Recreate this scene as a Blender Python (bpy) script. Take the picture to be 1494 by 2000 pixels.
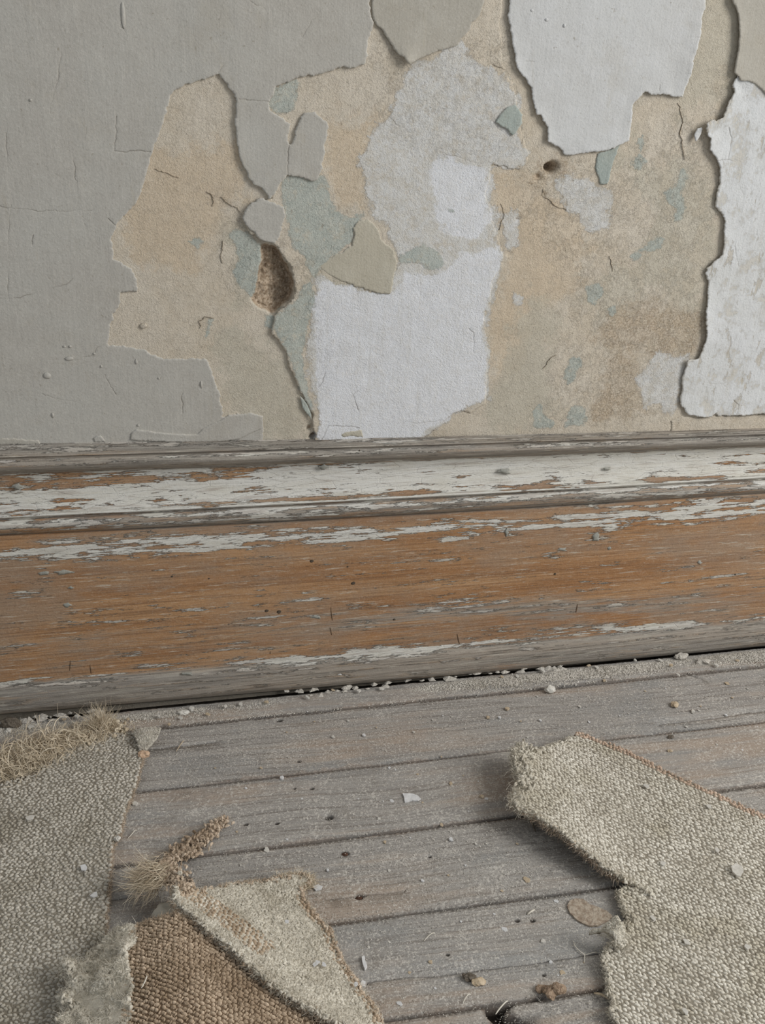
import bpy, math, random
import numpy as np
from mathutils import Matrix, Vector
from mathutils.geometry import delaunay_2d_cdt
from mathutils.kdtree import KDTree

for o in list(bpy.data.objects):
    bpy.data.objects.remove(o)
S = bpy.context.scene
COL = S.collection
rng = np.random.default_rng(7)
random.seed(7)

# ------------------------------------------------------------------ camera
F, PITCH, ROLL, YAW = 2000.0, math.radians(25.8), math.radians(3.0), math.radians(14.5)
CAMH = 0.80

def cam_axes(p, r, yw):
    f = np.array([math.sin(yw) * math.cos(p), math.cos(yw) * math.cos(p), -math.sin(p)])
    rt = np.array([math.cos(yw), -math.sin(yw), 0.0])
    up = np.cross(rt, f)
    return math.cos(r) * rt + math.sin(r) * up, -math.sin(r) * rt + math.cos(r) * up, f

RT, UP, FW = cam_axes(PITCH, ROLL, YAW)

def ray(px, py):
    px = np.asarray(px, float); py = np.asarray(py, float)
    return FW + RT * ((px - 747.0) / F)[..., None] + UP * ((1000.0 - py) / F)[..., None]

# distance from the wall: the lower front edge of the skirting (747,1331) sits 26 mm in front of it, 7 mm up
_v = ray(747.0, 1331.0)
CAMP = np.array([0.0, -0.026 - _v[1] * (CAMH - 0.007) / -_v[2], CAMH])

cam = bpy.data.cameras.new('camera')
cam.sensor_fit = 'VERTICAL'; cam.sensor_height = 36.0; cam.sensor_width = 36.0 * 1494 / 2000
cam.lens = F / 2000.0 * 36.0
cam.clip_start = 0.01
camo = bpy.data.objects.new('camera', cam); COL.objects.link(camo)
m = Matrix.Identity(4)
for i in range(3):
    m[i][0], m[i][1], m[i][2], m[i][3] = RT[i], UP[i], -FW[i], CAMP[i]
camo.matrix_world = m
S.camera = camo

# ------------------------------------------------------------------ light
world = bpy.data.worlds.new('world'); S.world = world; world.use_nodes = True
bg = world.node_tree.nodes['Background']
bg.inputs['Color'].default_value = (0.90, 0.95, 1.0, 1); bg.inputs['Strength'].default_value = 0.42

def area(name, loc, target, sx, sy, power, color):
    l = bpy.data.lights.new(name, 'AREA'); l.shape = 'RECTANGLE'; l.size = sx; l.size_y = sy
    l.energy = power; l.color = color
    o = bpy.data.objects.new(name, l); COL.objects.link(o)
    o.location = loc
    o.rotation_euler = (Vector(target) - Vector(loc)).to_track_quat('-Z', 'Y').to_euler()
    return o
area('window_daylight', (2.3, -1.5, 1.75), (0.1, -0.2, 0.15), 1.1, 1.6, 62.0, (1.0, 0.985, 0.96))
S.view_settings.view_transform = 'Standard'; S.view_settings.look = 'None'
S.view_settings.gamma = 1.0; S.view_settings.use_curve_mapping = False
S.view_settings.exposure = 0.0

# ------------------------------------------------------------------ projection helpers
def onwall(pts, depth=0.0):
    """picture points -> (X, Z) where their rays meet the plane `depth` metres in front of the wall"""
    p = np.asarray(pts, float); d = ray(p[:, 0], p[:, 1])
    t = (-depth - CAMP[1]) / d[:, 1]
    q = CAMP + d * t[:, None]
    return q[:, [0, 2]]

def onfloor(pts, h=0.0):
    p = np.asarray(pts, float); d = ray(p[:, 0], p[:, 1])
    hh = np.asarray(h, float)
    t = (hh - CAMP[2]) / d[:, 2]
    q = CAMP + d * t[:, None]
    return q[:, :2]

# ------------------------------------------------------------------ noise
def _hash(ix, iy, seed):
    n = (ix.astype(np.int64) * 374761393 + iy.astype(np.int64) * 668265263 + seed * 982451653) & 0xffffffff
    n = ((n ^ (n >> 13)) * 1274126177) & 0xffffffff
    return ((n ^ (n >> 16)) & 0xffff) / 65535.0

def vnoise(x, y, seed=0):
    x = np.asarray(x, float); y = np.asarray(y, float)
    ix = np.floor(x); iy = np.floor(y); fx = x - ix; fy = y - iy
    fx = fx * fx * (3 - 2 * fx); fy = fy * fy * (3 - 2 * fy)
    a = _hash(ix, iy, seed); b = _hash(ix + 1, iy, seed); c = _hash(ix, iy + 1, seed); d = _hash(ix + 1, iy + 1, seed)
    return (a * (1 - fx) + b * fx) * (1 - fy) + (c * (1 - fx) + d * fx) * fy

def fbm(x, y, seed=0, octv=4, gain=0.5):
    s = 0; a = 1; t = 0
    for k in range(octv):
        s = s + a * (vnoise(np.asarray(x) * 2 ** k, np.asarray(y) * 2 ** k, seed + k * 17) - 0.5); t += a; a *= gain
    return s / t * 2

# ------------------------------------------------------------------ 2-D geometry
def densify(p, step, closed=True):
    out = []
    n = len(p)
    for i in range(n if closed else n - 1):
        a = p[i]; b = p[(i + 1) % n]
        k = max(1, int(math.ceil(np.hypot(*(b - a)) / step)))
        for j in range(k):
            out.append(a + (b - a) * j / k)
    if not closed: out.append(p[-1])
    return np.array(out)

def roughen(p, amp, scale, seed, closed=True, octv=4):
    """push a dense line sideways by fractal noise of its position"""
    n = np.stack([fbm(p[:, 0] / scale, p[:, 1] / scale, seed, octv, 0.6), fbm(p[:, 0] / scale + 37, p[:, 1] / scale, seed + 5, octv, 0.6)], 1)
    f = np.stack([fbm(p[:, 0] / scale * 3.3, p[:, 1] / scale * 3.3, seed + 9, 3, 0.75), fbm(p[:, 0] / scale * 3.3 + 11, p[:, 1] / scale * 3.3, seed + 13, 3, 0.75)], 1)
    return p + (n + 0.55 * f) * amp * 1.15

def smooth_closed(p, it=1):
    for _ in range(it):
        q = 0.75 * p + 0.25 * np.roll(p, -1, 0); r = 0.25 * p + 0.75 * np.roll(p, -1, 0)
        p = np.stack([q, r], 1).reshape(-1, 2)
    return p

def inside(pts, poly):
    order = np.argsort(pts[:, 1], kind='stable'); x, y = pts[order, 0], pts[order, 1]
    r = np.zeros(len(pts), bool)
    x0, y0 = poly[:, 0], poly[:, 1]; x1, y1 = np.roll(x0, -1), np.roll(y0, -1)
    lo = np.searchsorted(y, np.minimum(y0, y1), 'left'); hi = np.searchsorted(y, np.maximum(y0, y1), 'left')
    for a, b, c, d, i, j in zip(x0, y0, x1, y1, lo, hi):
        if i < j:
            r[i:j] ^= x[i:j] < (c - a) * (y[i:j] - b) / (d - b) + a
    out = np.zeros(len(pts), bool); out[order] = r
    return out

def segdist(pts, a, b):
    """distance of points to the nearest of segments a->b (long lines are looked up through a tree)"""
    ab = b - a; L2 = np.maximum((ab ** 2).sum(1), 1e-18)
    if len(a) > 40 and L2.max() < 0.008 ** 2:
        kd = KDTree(len(a))
        for i, p in enumerate(a.tolist()): kd.insert((p[0], p[1], 0.0), i)
        kd.balance()
        idx = np.array([kd.find((p[0], p[1], 0.0))[1] for p in pts.tolist()])
        best = np.full(len(pts), 1e9)
        for k in (-1, 0):
            q = (idx + k) % len(a)
            t = np.clip(((pts - a[q]) * ab[q]).sum(1) / L2[q], 0, 1)
            d = pts - a[q] - t[:, None] * ab[q]
            best = np.minimum(best, np.hypot(d[:, 0], d[:, 1]))
        return best
    out = np.full(len(pts), 1e9)
    for i in range(len(a)):
        d = pts - a[i]; t = np.clip((d @ ab[i]) / L2[i], 0, 1); d = d - t[:, None] * ab[i]
        out = np.minimum(out, d[:, 0] ** 2 + d[:, 1] ** 2)
    return np.sqrt(out)

def polydist(pts, poly):
    return segdist(pts, poly, np.roll(poly, -1, 0))

def linedist(pts, line, reach=None):
    if reach is None: return segdist(pts, line[:-1], line[1:])
    out = np.full(len(pts), 1e9)
    k = ((pts > line.min(0) - reach) & (pts < line.max(0) + reach)).all(1)
    if k.any(): out[k] = segdist(pts[k], line[:-1], line[1:])
    return out

def sdf(pts, polys):
    """signed distance in mm, positive inside; polys coarse"""
    best = np.full(len(pts), -1e3)
    for p in polys:
        k = ((pts > p.min(0) - 0.06) & (pts < p.max(0) + 0.06)).all(1)
        if k.any():
            d = polydist(pts[k], p) * 1000
            best[k] = np.maximum(best[k], np.where(inside(pts[k], p), d, -d))
    return best

# ------------------------------------------------------------------ meshes
def mesh_obj(name, verts, faces, mat, parent=None, attrs=None, smooth=True, uv=None):
    me = bpy.data.meshes.new(name)
    verts = np.asarray(verts, np.float32)
    if isinstance(faces, np.ndarray):
        n, k = faces.shape
        me.vertices.add(len(verts)); me.vertices.foreach_set('co', verts.ravel())
        me.loops.add(n * k); me.loops.foreach_set('vertex_index', faces.astype(np.int32).ravel())
        me.polygons.add(n); me.polygons.foreach_set('loop_start', np.arange(0, n * k, k, dtype=np.int32))
        me.update(calc_edges=True); me.validate()
    else:
        me.from_pydata([tuple(v) for v in verts], [], faces)
    for k, v in (attrs or {}).items():
        a = me.attributes.new(k, 'FLOAT', 'POINT')
        a.data.foreach_set('value', np.asarray(v, np.float32))
    me.polygons.foreach_set('use_smooth', np.full(len(me.polygons), bool(smooth)))
    me.materials.append(mat)
    o = bpy.data.objects.new(name, me); COL.objects.link(o)
    if parent is not None: o.parent = parent
    return o

def tag(o, label=None, cat=None, group=None, kind=None):
    if label: o['label'] = label
    if cat: o['category'] = cat
    if group: o['group'] = group
    if kind: o['kind'] = kind
    return o

def empty(name, loc=(0, 0, 0)):
    o = bpy.data.objects.new(name, None); COL.objects.link(o); o.location = loc; o.empty_display_size = 0.02
    return o

def triangulate(outline, pts):
    """outline (N,2) dense closed line + loose points -> verts, tris inside outline (counter-clockwise)"""
    n = len(outline)
    allp = np.vstack([outline, pts]) if len(pts) else outline
    ed = [(i, (i + 1) % n) for i in range(n)]
    v, e, f, *_ = delaunay_2d_cdt([Vector(p) for p in allp.tolist()], ed, [], 0, 1e-7, False)
    v = np.array([(p[0], p[1]) for p in v]); f = np.array([t for t in f if len(t) == 3])
    cen = v[f].mean(1)
    f = f[inside(cen, outline)]
    a, b, c = v[f[:, 0]], v[f[:, 1]], v[f[:, 2]]
    cr = (b[:, 0] - a[:, 0]) * (c[:, 1] - a[:, 1]) - (b[:, 1] - a[:, 1]) * (c[:, 0] - a[:, 0])
    f = f[np.abs(cr) > 1e-14]; cr = cr[np.abs(cr) > 1e-14]
    f[cr < 0] = f[cr < 0][:, ::-1]
    return v, f

def grid_inside(outline, sp, margin, jitter=0.3):
    lo, hi = outline.min(0), outline.max(0)
    gx, gy = np.meshgrid(np.arange(lo[0], hi[0], sp), np.arange(lo[1], hi[1], sp))
    p = np.stack([gx.ravel(), gy.ravel()], 1) + rng.uniform(-jitter, jitter, (gx.size, 2)) * sp
    p = p[inside(p, outline)]
    if len(p): p = p[polydist(p, outline) > margin]
    return p

def border(f):
    """border edges of a triangle set, in face direction"""
    e = np.vstack([f[:, [0, 1]], f[:, [1, 2]], f[:, [2, 0]]])
    N = int(f.max()) + 1
    code = e[:, 0].astype(np.int64) * N + e[:, 1]; rev = e[:, 1].astype(np.int64) * N + e[:, 0]
    return e[~np.isin(code, rev)]

def close_shell(V, f, Vb, full):
    """top surface V,f + lower copies Vb; full -> closed with an underside, else walls only"""
    n = len(V); e = border(f)
    quad1 = np.stack([e[:, 1], e[:, 0], e[:, 0] + n], 1); quad2 = np.stack([e[:, 1], e[:, 0] + n, e[:, 1] + n], 1)
    F2 = [f, quad1, quad2]
    if full: F2.append(f[:, ::-1] + n)
    return np.vstack([V, Vb]), np.vstack(F2)

# ------------------------------------------------------------------ node helper
class NT:
    def __init__(s, name):
        s.m = bpy.data.materials.new(name); s.m.use_nodes = True
        s.t = s.m.node_tree; s.n = s.t.nodes; s.l = s.t.links
        s.bsdf = s.n['Principled BSDF']
        s.co = s.n.new('ShaderNodeTexCoord').outputs['Object']
        s.h = None
    def link(s, a, sock):
        if isinstance(a, (int, float)): sock.default_value = a
        elif isinstance(a, tuple): sock.default_value = a if len(a) == 4 or sock.type == 'VECTOR' else (*a, 1)
        else: s.l.new(a, sock)
    def attr(s, name):
        n = s.n.new('ShaderNodeAttribute'); n.attribute_name = name; return n.outputs['Fac']
    def rnd(s):
        return s.n.new('ShaderNodeObjectInfo').outputs['Random']
    def scale(s, v, sc, off=None):
        n = s.n.new('ShaderNodeMapping'); s.link(v, n.inputs['Vector']); n.inputs['Scale'].default_value = sc
        if off is not None: s.link(off, n.inputs['Location'])
        return n.outputs['Vector']
    def noise(s, sc, det=4, rough=0.55, vec=None, dist=0.0, fac=True):
        n = s.n.new('ShaderNodeTexNoise'); s.link(vec if vec is not None else s.co, n.inputs['Vector'])
        n.inputs['Scale'].default_value = sc; n.inputs['Detail'].default_value = det
        n.inputs['Roughness'].default_value = rough; n.inputs['Distortion'].default_value = dist
        return n.outputs['Fac' if fac else 'Color']
    def vor(s, sc, vec=None, feature='F1', rand=1.0, out='Distance'):
        n = s.n.new('ShaderNodeTexVoronoi'); n.feature = feature; s.link(vec if vec is not None else s.co, n.inputs['Vector'])
        n.inputs['Scale'].default_value = sc; n.inputs['Randomness'].default_value = rand
        return n.outputs[out]
    def math(s, op, a, b=0.0, c=None, clamp=False):
        n = s.n.new('ShaderNodeMath'); n.operation = op; n.use_clamp = clamp
        s.link(a, n.inputs[0]); s.link(b, n.inputs[1])
        if c is not None: s.link(c, n.inputs[2])
        return n.outputs[0]
    def add(s, a, b): return s.math('ADD', a, b)
    def mul(s, a, b): return s.math('MULTIPLY', a, b)
    def madd(s, a, b, c): return s.math('MULTIPLY_ADD', a, b, c)
    def step(s, a, lo, hi, tlo=0.0, thi=1.0):
        n = s.n.new('ShaderNodeMapRange'); n.interpolation_type = 'SMOOTHSTEP'
        s.link(a, n.inputs['Value']); n.inputs['From Min'].default_value = lo; n.inputs['From Max'].default_value = hi
        n.inputs['To Min'].default_value = tlo; n.inputs['To Max'].default_value = thi
        return n.outputs['Result']
    def mix(s, f, a, b, mode='MIX'):
        n = s.n.new('ShaderNodeMix'); n.data_type = 'RGBA'; n.blend_type = mode
        s.link(f, n.inputs[0]); s.link(a, n.inputs[6]); s.link(b, n.inputs[7])
        return n.outputs[2]
    def bump(s, h, strength, dist):
        n = s.n.new('ShaderNodeBump'); n.inputs['Strength'].default_value = strength; n.inputs['Distance'].default_value = dist
        s.link(h, n.inputs['Height'])
        if s.h is not None: s.l.new(s.h, n.inputs['Normal'])
        s.h = n.outputs['Normal']
    def done(s, col, rough=0.9, spec=0.2):
        s.link(col, s.bsdf.inputs['Base Color']); s.link(rough, s.bsdf.inputs['Roughness'])
        s.bsdf.inputs['Specular IOR Level'].default_value = spec
        if s.h is not None: s.l.new(s.h, s.bsdf.inputs['Normal'])
        return s.m

def rgb(r, g, b):
    """display colour 0-255 -> linear"""
    f = lambda c: ((c / 255 + 0.055) / 1.055) ** 2.4 if c > 10 else c / 255 / 12.92
    return (f(r), f(g), f(b), 1.0)

# ------------------------------------------------------------------ wall materials
def mat_plaster():
    t = NT('plaster')
    big = t.noise(9, 4, 0.6); mid = t.noise(45, 5, 0.65); fine = t.noise(430, 4, 0.65); grit = t.noise(1000, 2, 0.5)
    ragged = t.noise(34, 8, 0.72); ragged2 = t.noise(80, 7, 0.75, t.scale(t.co, (1, 1, 1), (3.1, 0, 1.7)))
    skin = t.step(t.noise(26, 9, 0.70, t.scale(t.co, (1, 1, 1), (9.1, 2, 4.7))), 0.495, 0.515)
    skin2 = t.step(t.noise(70, 8, 0.68, t.scale(t.co, (1.3, 1, 1), (1.1, 7, 2.7))), 0.54, 0.56)
    flk = t.step(t.add(t.attr('flaky'), t.mul(t.add(ragged, -0.5), 60)), -14.0, 14.0, 0.22, 0.72)
    skin3 = t.step(t.noise(38, 10, 0.72, t.scale(t.co, (1, 1, 0.8), (5.3, 1, 8.7))), 0.50, 0.512)
    skin4 = t.step(t.noise(120, 7, 0.7, t.scale(t.co, (1, 1, 1), (7.3, 3, 2.7))), 0.53, 0.55)
    c = t.mix(t.step(big, 0.35, 0.65), rgb(205, 193, 174), rgb(207, 197, 181))
    c = t.mix(t.mul(t.step(mid, 0.45, 0.7), 0.5), c, rgb(213, 203, 187))
    c = t.mix(t.mul(t.step(mid, 0.5, 0.25), 0.45), c, rgb(186, 170, 147))
    def lay(c, name, col, amp, soft, k=1.0, nz=ragged):
        mk = t.step(t.add(t.attr(name), t.mul(t.add(nz, -0.5), amp)), -soft, soft)
        return t.mix(t.mul(mk, k), c, col), mk
    c, _ = lay(c, 'ochre', t.mix(t.step(mid, 0.4, 0.6), rgb(208, 190, 165), rgb(203, 184, 158)), 110, 9.0, 0.75)
    olive = t.mix(big, rgb(193, 185, 167), rgb(186, 180, 164))
    c, _ = lay(c, 'olive', olive, 120, 10.0, 0.75)
    brown = t.mix(t.step(fine, 0.4, 0.6), rgb(162, 143, 120), rgb(196, 180, 158))
    c, _ = lay(c, 'brown', brown, 110, 10.0, 0.75)
    c = t.mix(t.mul(t.mul(skin, flk), 0.30), c, rgb(211, 203, 189))
    c = t.mix(t.mul(t.mul(skin3, flk), 0.34), c, rgb(190, 175, 152))
    c = t.mix(t.mul(t.mul(skin2, flk), 0.34), c, rgb(210, 199, 180))
    wh = t.mix(t.step(t.noise(60, 8, 0.75), 0.40, 0.60), rgb(212, 212, 210), rgb(203, 200, 193))
    streak = t.noise(1, 4, 0.6, t.scale(t.co, (260, 260, 14)))
    wh = t.mix(t.mul(t.step(streak, 0.5, 0.7), 0.25), wh, rgb(210, 208, 204))
    c, mw = lay(c, 'white', wh, 60, 2.2, 0.9)
    blu = t.mix(t.step(mid, 0.4, 0.7), rgb(224, 225, 228), rgb(219, 219, 220))
    blu = t.mix(t.mul(t.step(streak, 0.52, 0.68), 0.30), blu, rgb(204, 202, 196))
    c, mb = lay(c, 'bright', blu, 44, 2.5, 0.9)
    # where the limewash has rubbed thin the plaster shows
    rub = t.step(t.noise(100, 9, 0.8), 0.51, 0.60)
    c = t.mix(t.mul(t.mul(mw, rub), t.madd(mb, -0.28, 0.40)), c, rgb(192, 180, 160))
    teal = t.mix(t.step(mid, 0.4, 0.65), rgb(172, 179, 172), rgb(183, 187, 178))
    c, mt = lay(c, 'teal', teal, 22, 1.2, 0.85, ragged2)
    c = t.mix(t.mul(mt, t.mul(t.step(rub, 0.2, 0.9), 0.5)), c, rgb(194, 186, 168))
    # grain
    c = t.mix(t.mul(t.step(fine, 0.53, 0.70), 0.30), c, rgb(224, 216, 202))
    c = t.mix(t.mul(t.step(fine, 0.46, 0.30), t.madd(mb, -0.12, 0.24)), c, rgb(130, 116, 98))
    pits = t.step(t.noise(210, 3, 0.6, t.scale(t.co, (1, 1, 0.7), (2.2, 5, 1))), 0.66, 0.72)
    c = t.mix(t.mul(pits, t.madd(mw, -0.25, 0.42)), c, rgb(124, 108, 90))
    core = t.mix(t.step(t.noise(260, 4, 0.7), 0.35, 0.65), rgb(152, 132, 110), rgb(200, 182, 160))
    c = t.mix(t.step(t.attr('core'), 0.25, 0.7), c, core)
    edge = t.step(t.add(t.attr('edge'), t.mul(t.add(ragged2, -0.5), 2.4)), 0.55, 0.85)
    c = t.mix(t.mul(edge, 0.55), c, rgb(208, 198, 180))
    c = t.mix(t.mul(t.attr('crack'), 0.6), c, rgb(104, 90, 72))
    t.bump(t.add(t.add(mw, t.mul(mt, 0.7)), t.mul(t.add(t.add(skin, skin2), t.add(t.mul(skin3, -1.0), t.mul(skin4, 0.4))), t.mul(flk, t.madd(mw, -0.55, 1.0)))), 0.7, 0.0008)
    t.bump(t.add(mid, t.mul(fine, 0.7)), 0.6, 0.0024)
    t.bump(grit, 0.6, 0.0011)
    return t.done(c, 0.95, 0.1)

def mat_paint(name, c1, c2, c3, streak_k=0.25, bump_k=0.5, wear=0.0):
    t = NT(name)
    big = t.noise(7, 5, 0.6); mid = t.noise(38, 6, 0.65); fine = t.noise(480, 4, 0.65)
    streak = t.noise(1, 5, 0.6, t.scale(t.co, (240, 240, 12)))
    c = t.mix(t.step(big, 0.32, 0.68), c1, c2)
    c = t.mix(t.mul(t.step(mid, 0.45, 0.68), 0.6), c, c3)
    c = t.mix(t.mul(t.step(streak, 0.5, 0.72), streak_k), c, c3)
    stain = t.step(t.noise(1, 6, 0.65, t.scale(t.co, (70, 70, 14))), 0.60, 0.72)
    c = t.mix(t.mul(stain, 0.20), c, rgb(164, 152, 128))
    blot = t.step(t.noise(16, 7, 0.7), 0.54, 0.66)
    c = t.mix(t.mul(blot, 0.16), c, rgb(172, 162, 142))
    if wear:
        w = t.step(t.add(t.noise(30, 10, 0.78), t.mul(t.attr('edge'), 0.1)), 0.62 - wear, 0.64 - wear * 0.6)
        c = t.mix(t.mul(w, 0.5), c, rgb(190, 182, 166))
        w2 = t.step(t.noise(1, 8, 0.72, t.scale(t.co, (60, 60, 20), (4, 1, 2))), 0.57, 0.62)
        c = t.mix(t.mul(w2, 0.55), c, rgb(180, 168, 146))
        t.bump(t.add(t.mul(w, -1.0), t.mul(w2, -1.0)), 0.6, 0.0006)
    c = t.mix(t.mul(t.step(fine, 0.53, 0.70), 0.16), c, rgb(226, 222, 214))
    c = t.mix(t.mul(t.step(fine, 0.46, 0.30), 0.20), c, rgb(122, 114, 100))
    speck = t.step(t.noise(200, 3, 0.6), 0.68, 0.73)
    c = t.mix(t.mul(speck, 0.45), c, rgb(136, 126, 108))
    edge = t.step(t.add(t.attr('edge'), t.mul(t.add(t.noise(150, 5, 0.75), -0.5), 2.4)), 0.72, 0.95)
    c = t.mix(t.mul(edge, 0.38), c, rgb(206, 200, 188))
    c = t.mix(t.mul(t.attr('crack'), 0.55), c, rgb(112, 102, 88))
    t.bump(t.add(mid, t.mul(streak, 0.35)), bump_k, 0.0020)
    t.bump(fine, 0.75 * bump_k, 0.0013)
    return t.done(c, 0.85, 0.2)

M_PLASTER = mat_plaster()
M_GREY = mat_paint('paint_grey', rgb(180, 177, 169), rgb(175, 170, 161), rgb(185, 181, 172), 0.22, 0.5)
M_PALE = mat_paint('paint_pale_beige', rgb(176, 171, 160), rgb(170, 164, 152), rgb(182, 177, 166), 0.25, 0.45)
M_WHITE = mat_paint('paint_white', rgb(201, 201, 199), rgb(196, 195, 192), rgb(206, 206, 205), 0.2, 0.5)
M_WORN = mat_paint('paint_worn_white', rgb(209, 210, 210), rgb(205, 205, 202), rgb(214, 215, 215), 0.3, 0.7, 0.10)
M_CREAM = mat_paint('paint_cream', rgb(184, 177, 160), rgb(178, 171, 154), rgb(190, 184, 168), 0.1, 0.6)
M_TEAL = mat_paint('paint_blue_green', rgb(158, 166, 160), rgb(166, 172, 164), rgb(174, 178, 168), 0.1, 0.7)

# ------------------------------------------------------------------ wall: traced lines (picture points)
P_G1 = [(515,880),(514,825),(513,812),(490,806),(455,810),(437,815),(431,780),(420,745),(408,712),(400,703),(375,700),(345,702),(320,700),(300,692),
 (283,685),(260,680),(235,675),(207,672),(215,648),(222,615),(235,590),(236,571),(252,570),(270,568),(268,545),(262,530),(258,523),(235,510),(222,505),
 (221,490),(219,468),(230,440),(240,420),(252,407),(265,395),(275,375),(285,345),(293,305),(300,280),(312,262),(318,240),(325,215),(333,185),(340,178),
 (365,165),(390,157),(415,148),(427,146),(436,160),(445,172),(460,182),(461,200),(459,235),(459,265),(465,295),(473,320),(485,350),(500,362),(515,372),
 (524,386),(536,376),(547,356),(560,341),(567,341),(587,346),(615,353),(622,346),(630,331),(627,321),(632,301),(630,281),(637,261),(640,241),(630,228),
 (615,218),(597,221),(585,226),(580,241),(575,261),(570,279),(565,282),(560,273),(565,256),(567,241),(557,233),(540,226),(525,216),(522,201),(532,188),
 (537,171),(557,161),(577,151),(595,147),(612,149),(637,138),(668,130),(693,133),(713,125),(718,110),(714,95),(718,75),(725,60),(726,45),(722,30),(720,0),(720,-160),(-800,-160),(-800,930)]
P_G2 = [(723,-160),(724,0),(727,36),(735,52),(744,58),(760,83),(777,107),(785,110),(790,121),(797,125),(807,118),(825,110),(850,100),(870,95),(893,87),(898,75),(915,60),(920,45),(935,28),(945,5),(958,-160)]
P_G1B = [(474,427),(480,408),(489,397),(507,386),(522,391),(542,397),(555,407),(554,425),(552,437),(548,455),(542,467),(532,474),(512,469),(494,454),(477,437)]
P_W2 = [(993,-160),(993,0),(991,30),(996,60),(1000,90),(1005,130),(1020,150),(1036,170),(1038,190),(1043,215),(1046,222),(1054,222),(1058,235),(1068,248),(1067,275),(1075,280),(1090,287),(1100,300),
 (1110,303),(1125,302),(1140,298),(1165,296),(1195,290),(1210,282),(1225,275),(1230,255),(1232,230),(1233,205),(1245,190),(1256,179),(1268,183),(1280,184),(1300,184),(1315,187),(1330,191),(1335,170),(1345,145),(1350,125),
 (1355,100),(1366,70),(1366,38),(1375,10),(1378,-160)]
P_W4 = [(1425,-160),(1425,0),(1433,15),(1438,40),(1438,70),(1435,100),(1430,125),(1428,142),(1437,148),(1440,156),(1455,157),(1470,162),(1480,172),(1494,185),(1560,205),(1850,230),(2300,250),(2300,-160)]
P_W3 = [(1372,240),(1385,232),(1395,235),(1407,230),(1413,215),(1420,195),(1428,180),(1424,166),(1436,150),(1500,160),(1600,150),(2300,160),(2300,770),(1850,790),(1494,806),(1450,808),(1400,812),(1395,806),(1385,812),
 (1365,812),(1340,808),(1328,790),(1325,780),(1331,760),(1330,740),(1335,720),(1340,702),(1362,698),(1370,680),(1378,650),(1374,625),(1379,585),(1380,560),(1381,547),(1375,535),(1380,520),(1395,505),(1408,495),(1410,470),
 (1412,430),(1405,415),(1395,400),(1397,375),(1402,355),(1402,325),(1393,310),(1383,290),(1380,270),(1375,254)]
P_S1 = [(474,430),(482,445),(497,458),(510,469),(527,474),(542,484),(552,500),(567,518),(572,535),(575,556),(572,576),(565,591),(550,601),(535,616),(532,636),(530,651),(542,661),(555,681),(560,701),(572,726),(580,746),(590,771),
 (605,797),(610,827),(615,847),(616,885),(800,880),(830,850),(860,832),(880,811),(900,801),(917,804),(945,794),(949,781),(952,751),(952,721),(955,691),(952,671),(947,646),(947,621),(960,600),(961,570),(965,545),(982,520),(985,500),(975,470),
 (968,450),(962,430),(958,400),(950,385),(955,350),(960,322),(995,330),(1025,326),(1032,300),(1025,280),(1010,240),(1012,190),(1000,160),(985,140),(978,60),(985,-160),(505,-160),(494,180),(494,280),(502,348),(522,374),(532,388),(506,393),(489,403),(477,418)]
P_C1 = [(622,521),(640,507),(650,500),(687,480),(692,460),(690,445),(700,430),(715,428),(735,440),(745,470),(768,490),(776,510),(770,535),(766,550),(762,574),(735,570),(700,560),(660,545),(640,535)]
P_CHIP = [(966,238),(975,225),(990,207),(1005,203),(1018,222),(1019,240),(1000,265),(988,252),(972,243)]
P_T6 = [(1165,300),(1180,296),(1195,290),(1210,282),(1204,300),(1196,318),(1192,332),(1187,358),(1172,360),(1168,345),(1163,330)]
P_CURL = [(1352,262),(1358,250),(1366,248),(1368,252),(1364,262),(1356,275),(1353,274)]
P_SLIV = [(585,772),(590,776),(600,790),(606,806),(608,818),(598,806),(590,795)]
P_BASEFLAKE = [(255,858),(256,845),(266,838),(300,842),(340,846),(385,848),(398,836),(430,820),(447,810),(490,806),(513,812),(514,835),(490,845),(470,856),(420,862),(330,862)]
P_STRIP1 = [(-40,857),(10,855),(40,857),(75,860),(78,868),(30,866),(-40,868)]
P_STRIP2 = [(184,855),(195,850),(204,853),(205,862),(186,862)]
P_STRIP3 = [(664,848),(680,842),(700,838),(707,840),(708,853),(690,850),(668,852)]
P_BOTR = [(1310,822),(1330,812),(1360,816),(1395,812),(1450,812),(1500,808),(2300,775),(2300,850),(1310,850)]
P_CAV = [(507,474),(520,471),(535,478),(548,490),(556,505),(566,516),(573,535),(577,556),(574,577),(566,592),(552,603),(538,616),(528,615),(512,606),(498,598),(486,584),(492,574),(500,558),(505,530),(508,500)]
WHITE = [[(612,885),(618,800),(600,745),(592,700),(605,650),(612,600),(612,560),(625,537),(700,562),(760,572),(775,525),(775,500),(740,425),(712,385),(705,320),(712,260),(760,230),(775,190),(800,125),(860,105),(900,80),(925,120),(985,140),
  (1000,160),(1012,190),(1010,240),(1032,300),(1025,326),(960,322),(955,385),(985,500),(950,620),(955,780),(880,811),(800,885)],
 [(985,420),(1000,400),(1016,430),(1012,480),(995,495),(982,470)],[(1085,350),(1130,345),(1160,360),(1180,400),(1170,450),(1140,430),(1110,410),(1085,380)],[(1120,400),(1175,360),(1195,380),(1190,440),(1150,455)],
 [(1290,690),(1350,700),(1330,760),(1320,800),(1260,790),(1240,740)],[(1005,578),(1018,580),(1024,592),(1012,600)],[(1490,690),(1560,680),(1560,720),(1485,705)],[(620,690),(640,680),(650,720),(630,760),(612,740)]]
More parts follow.
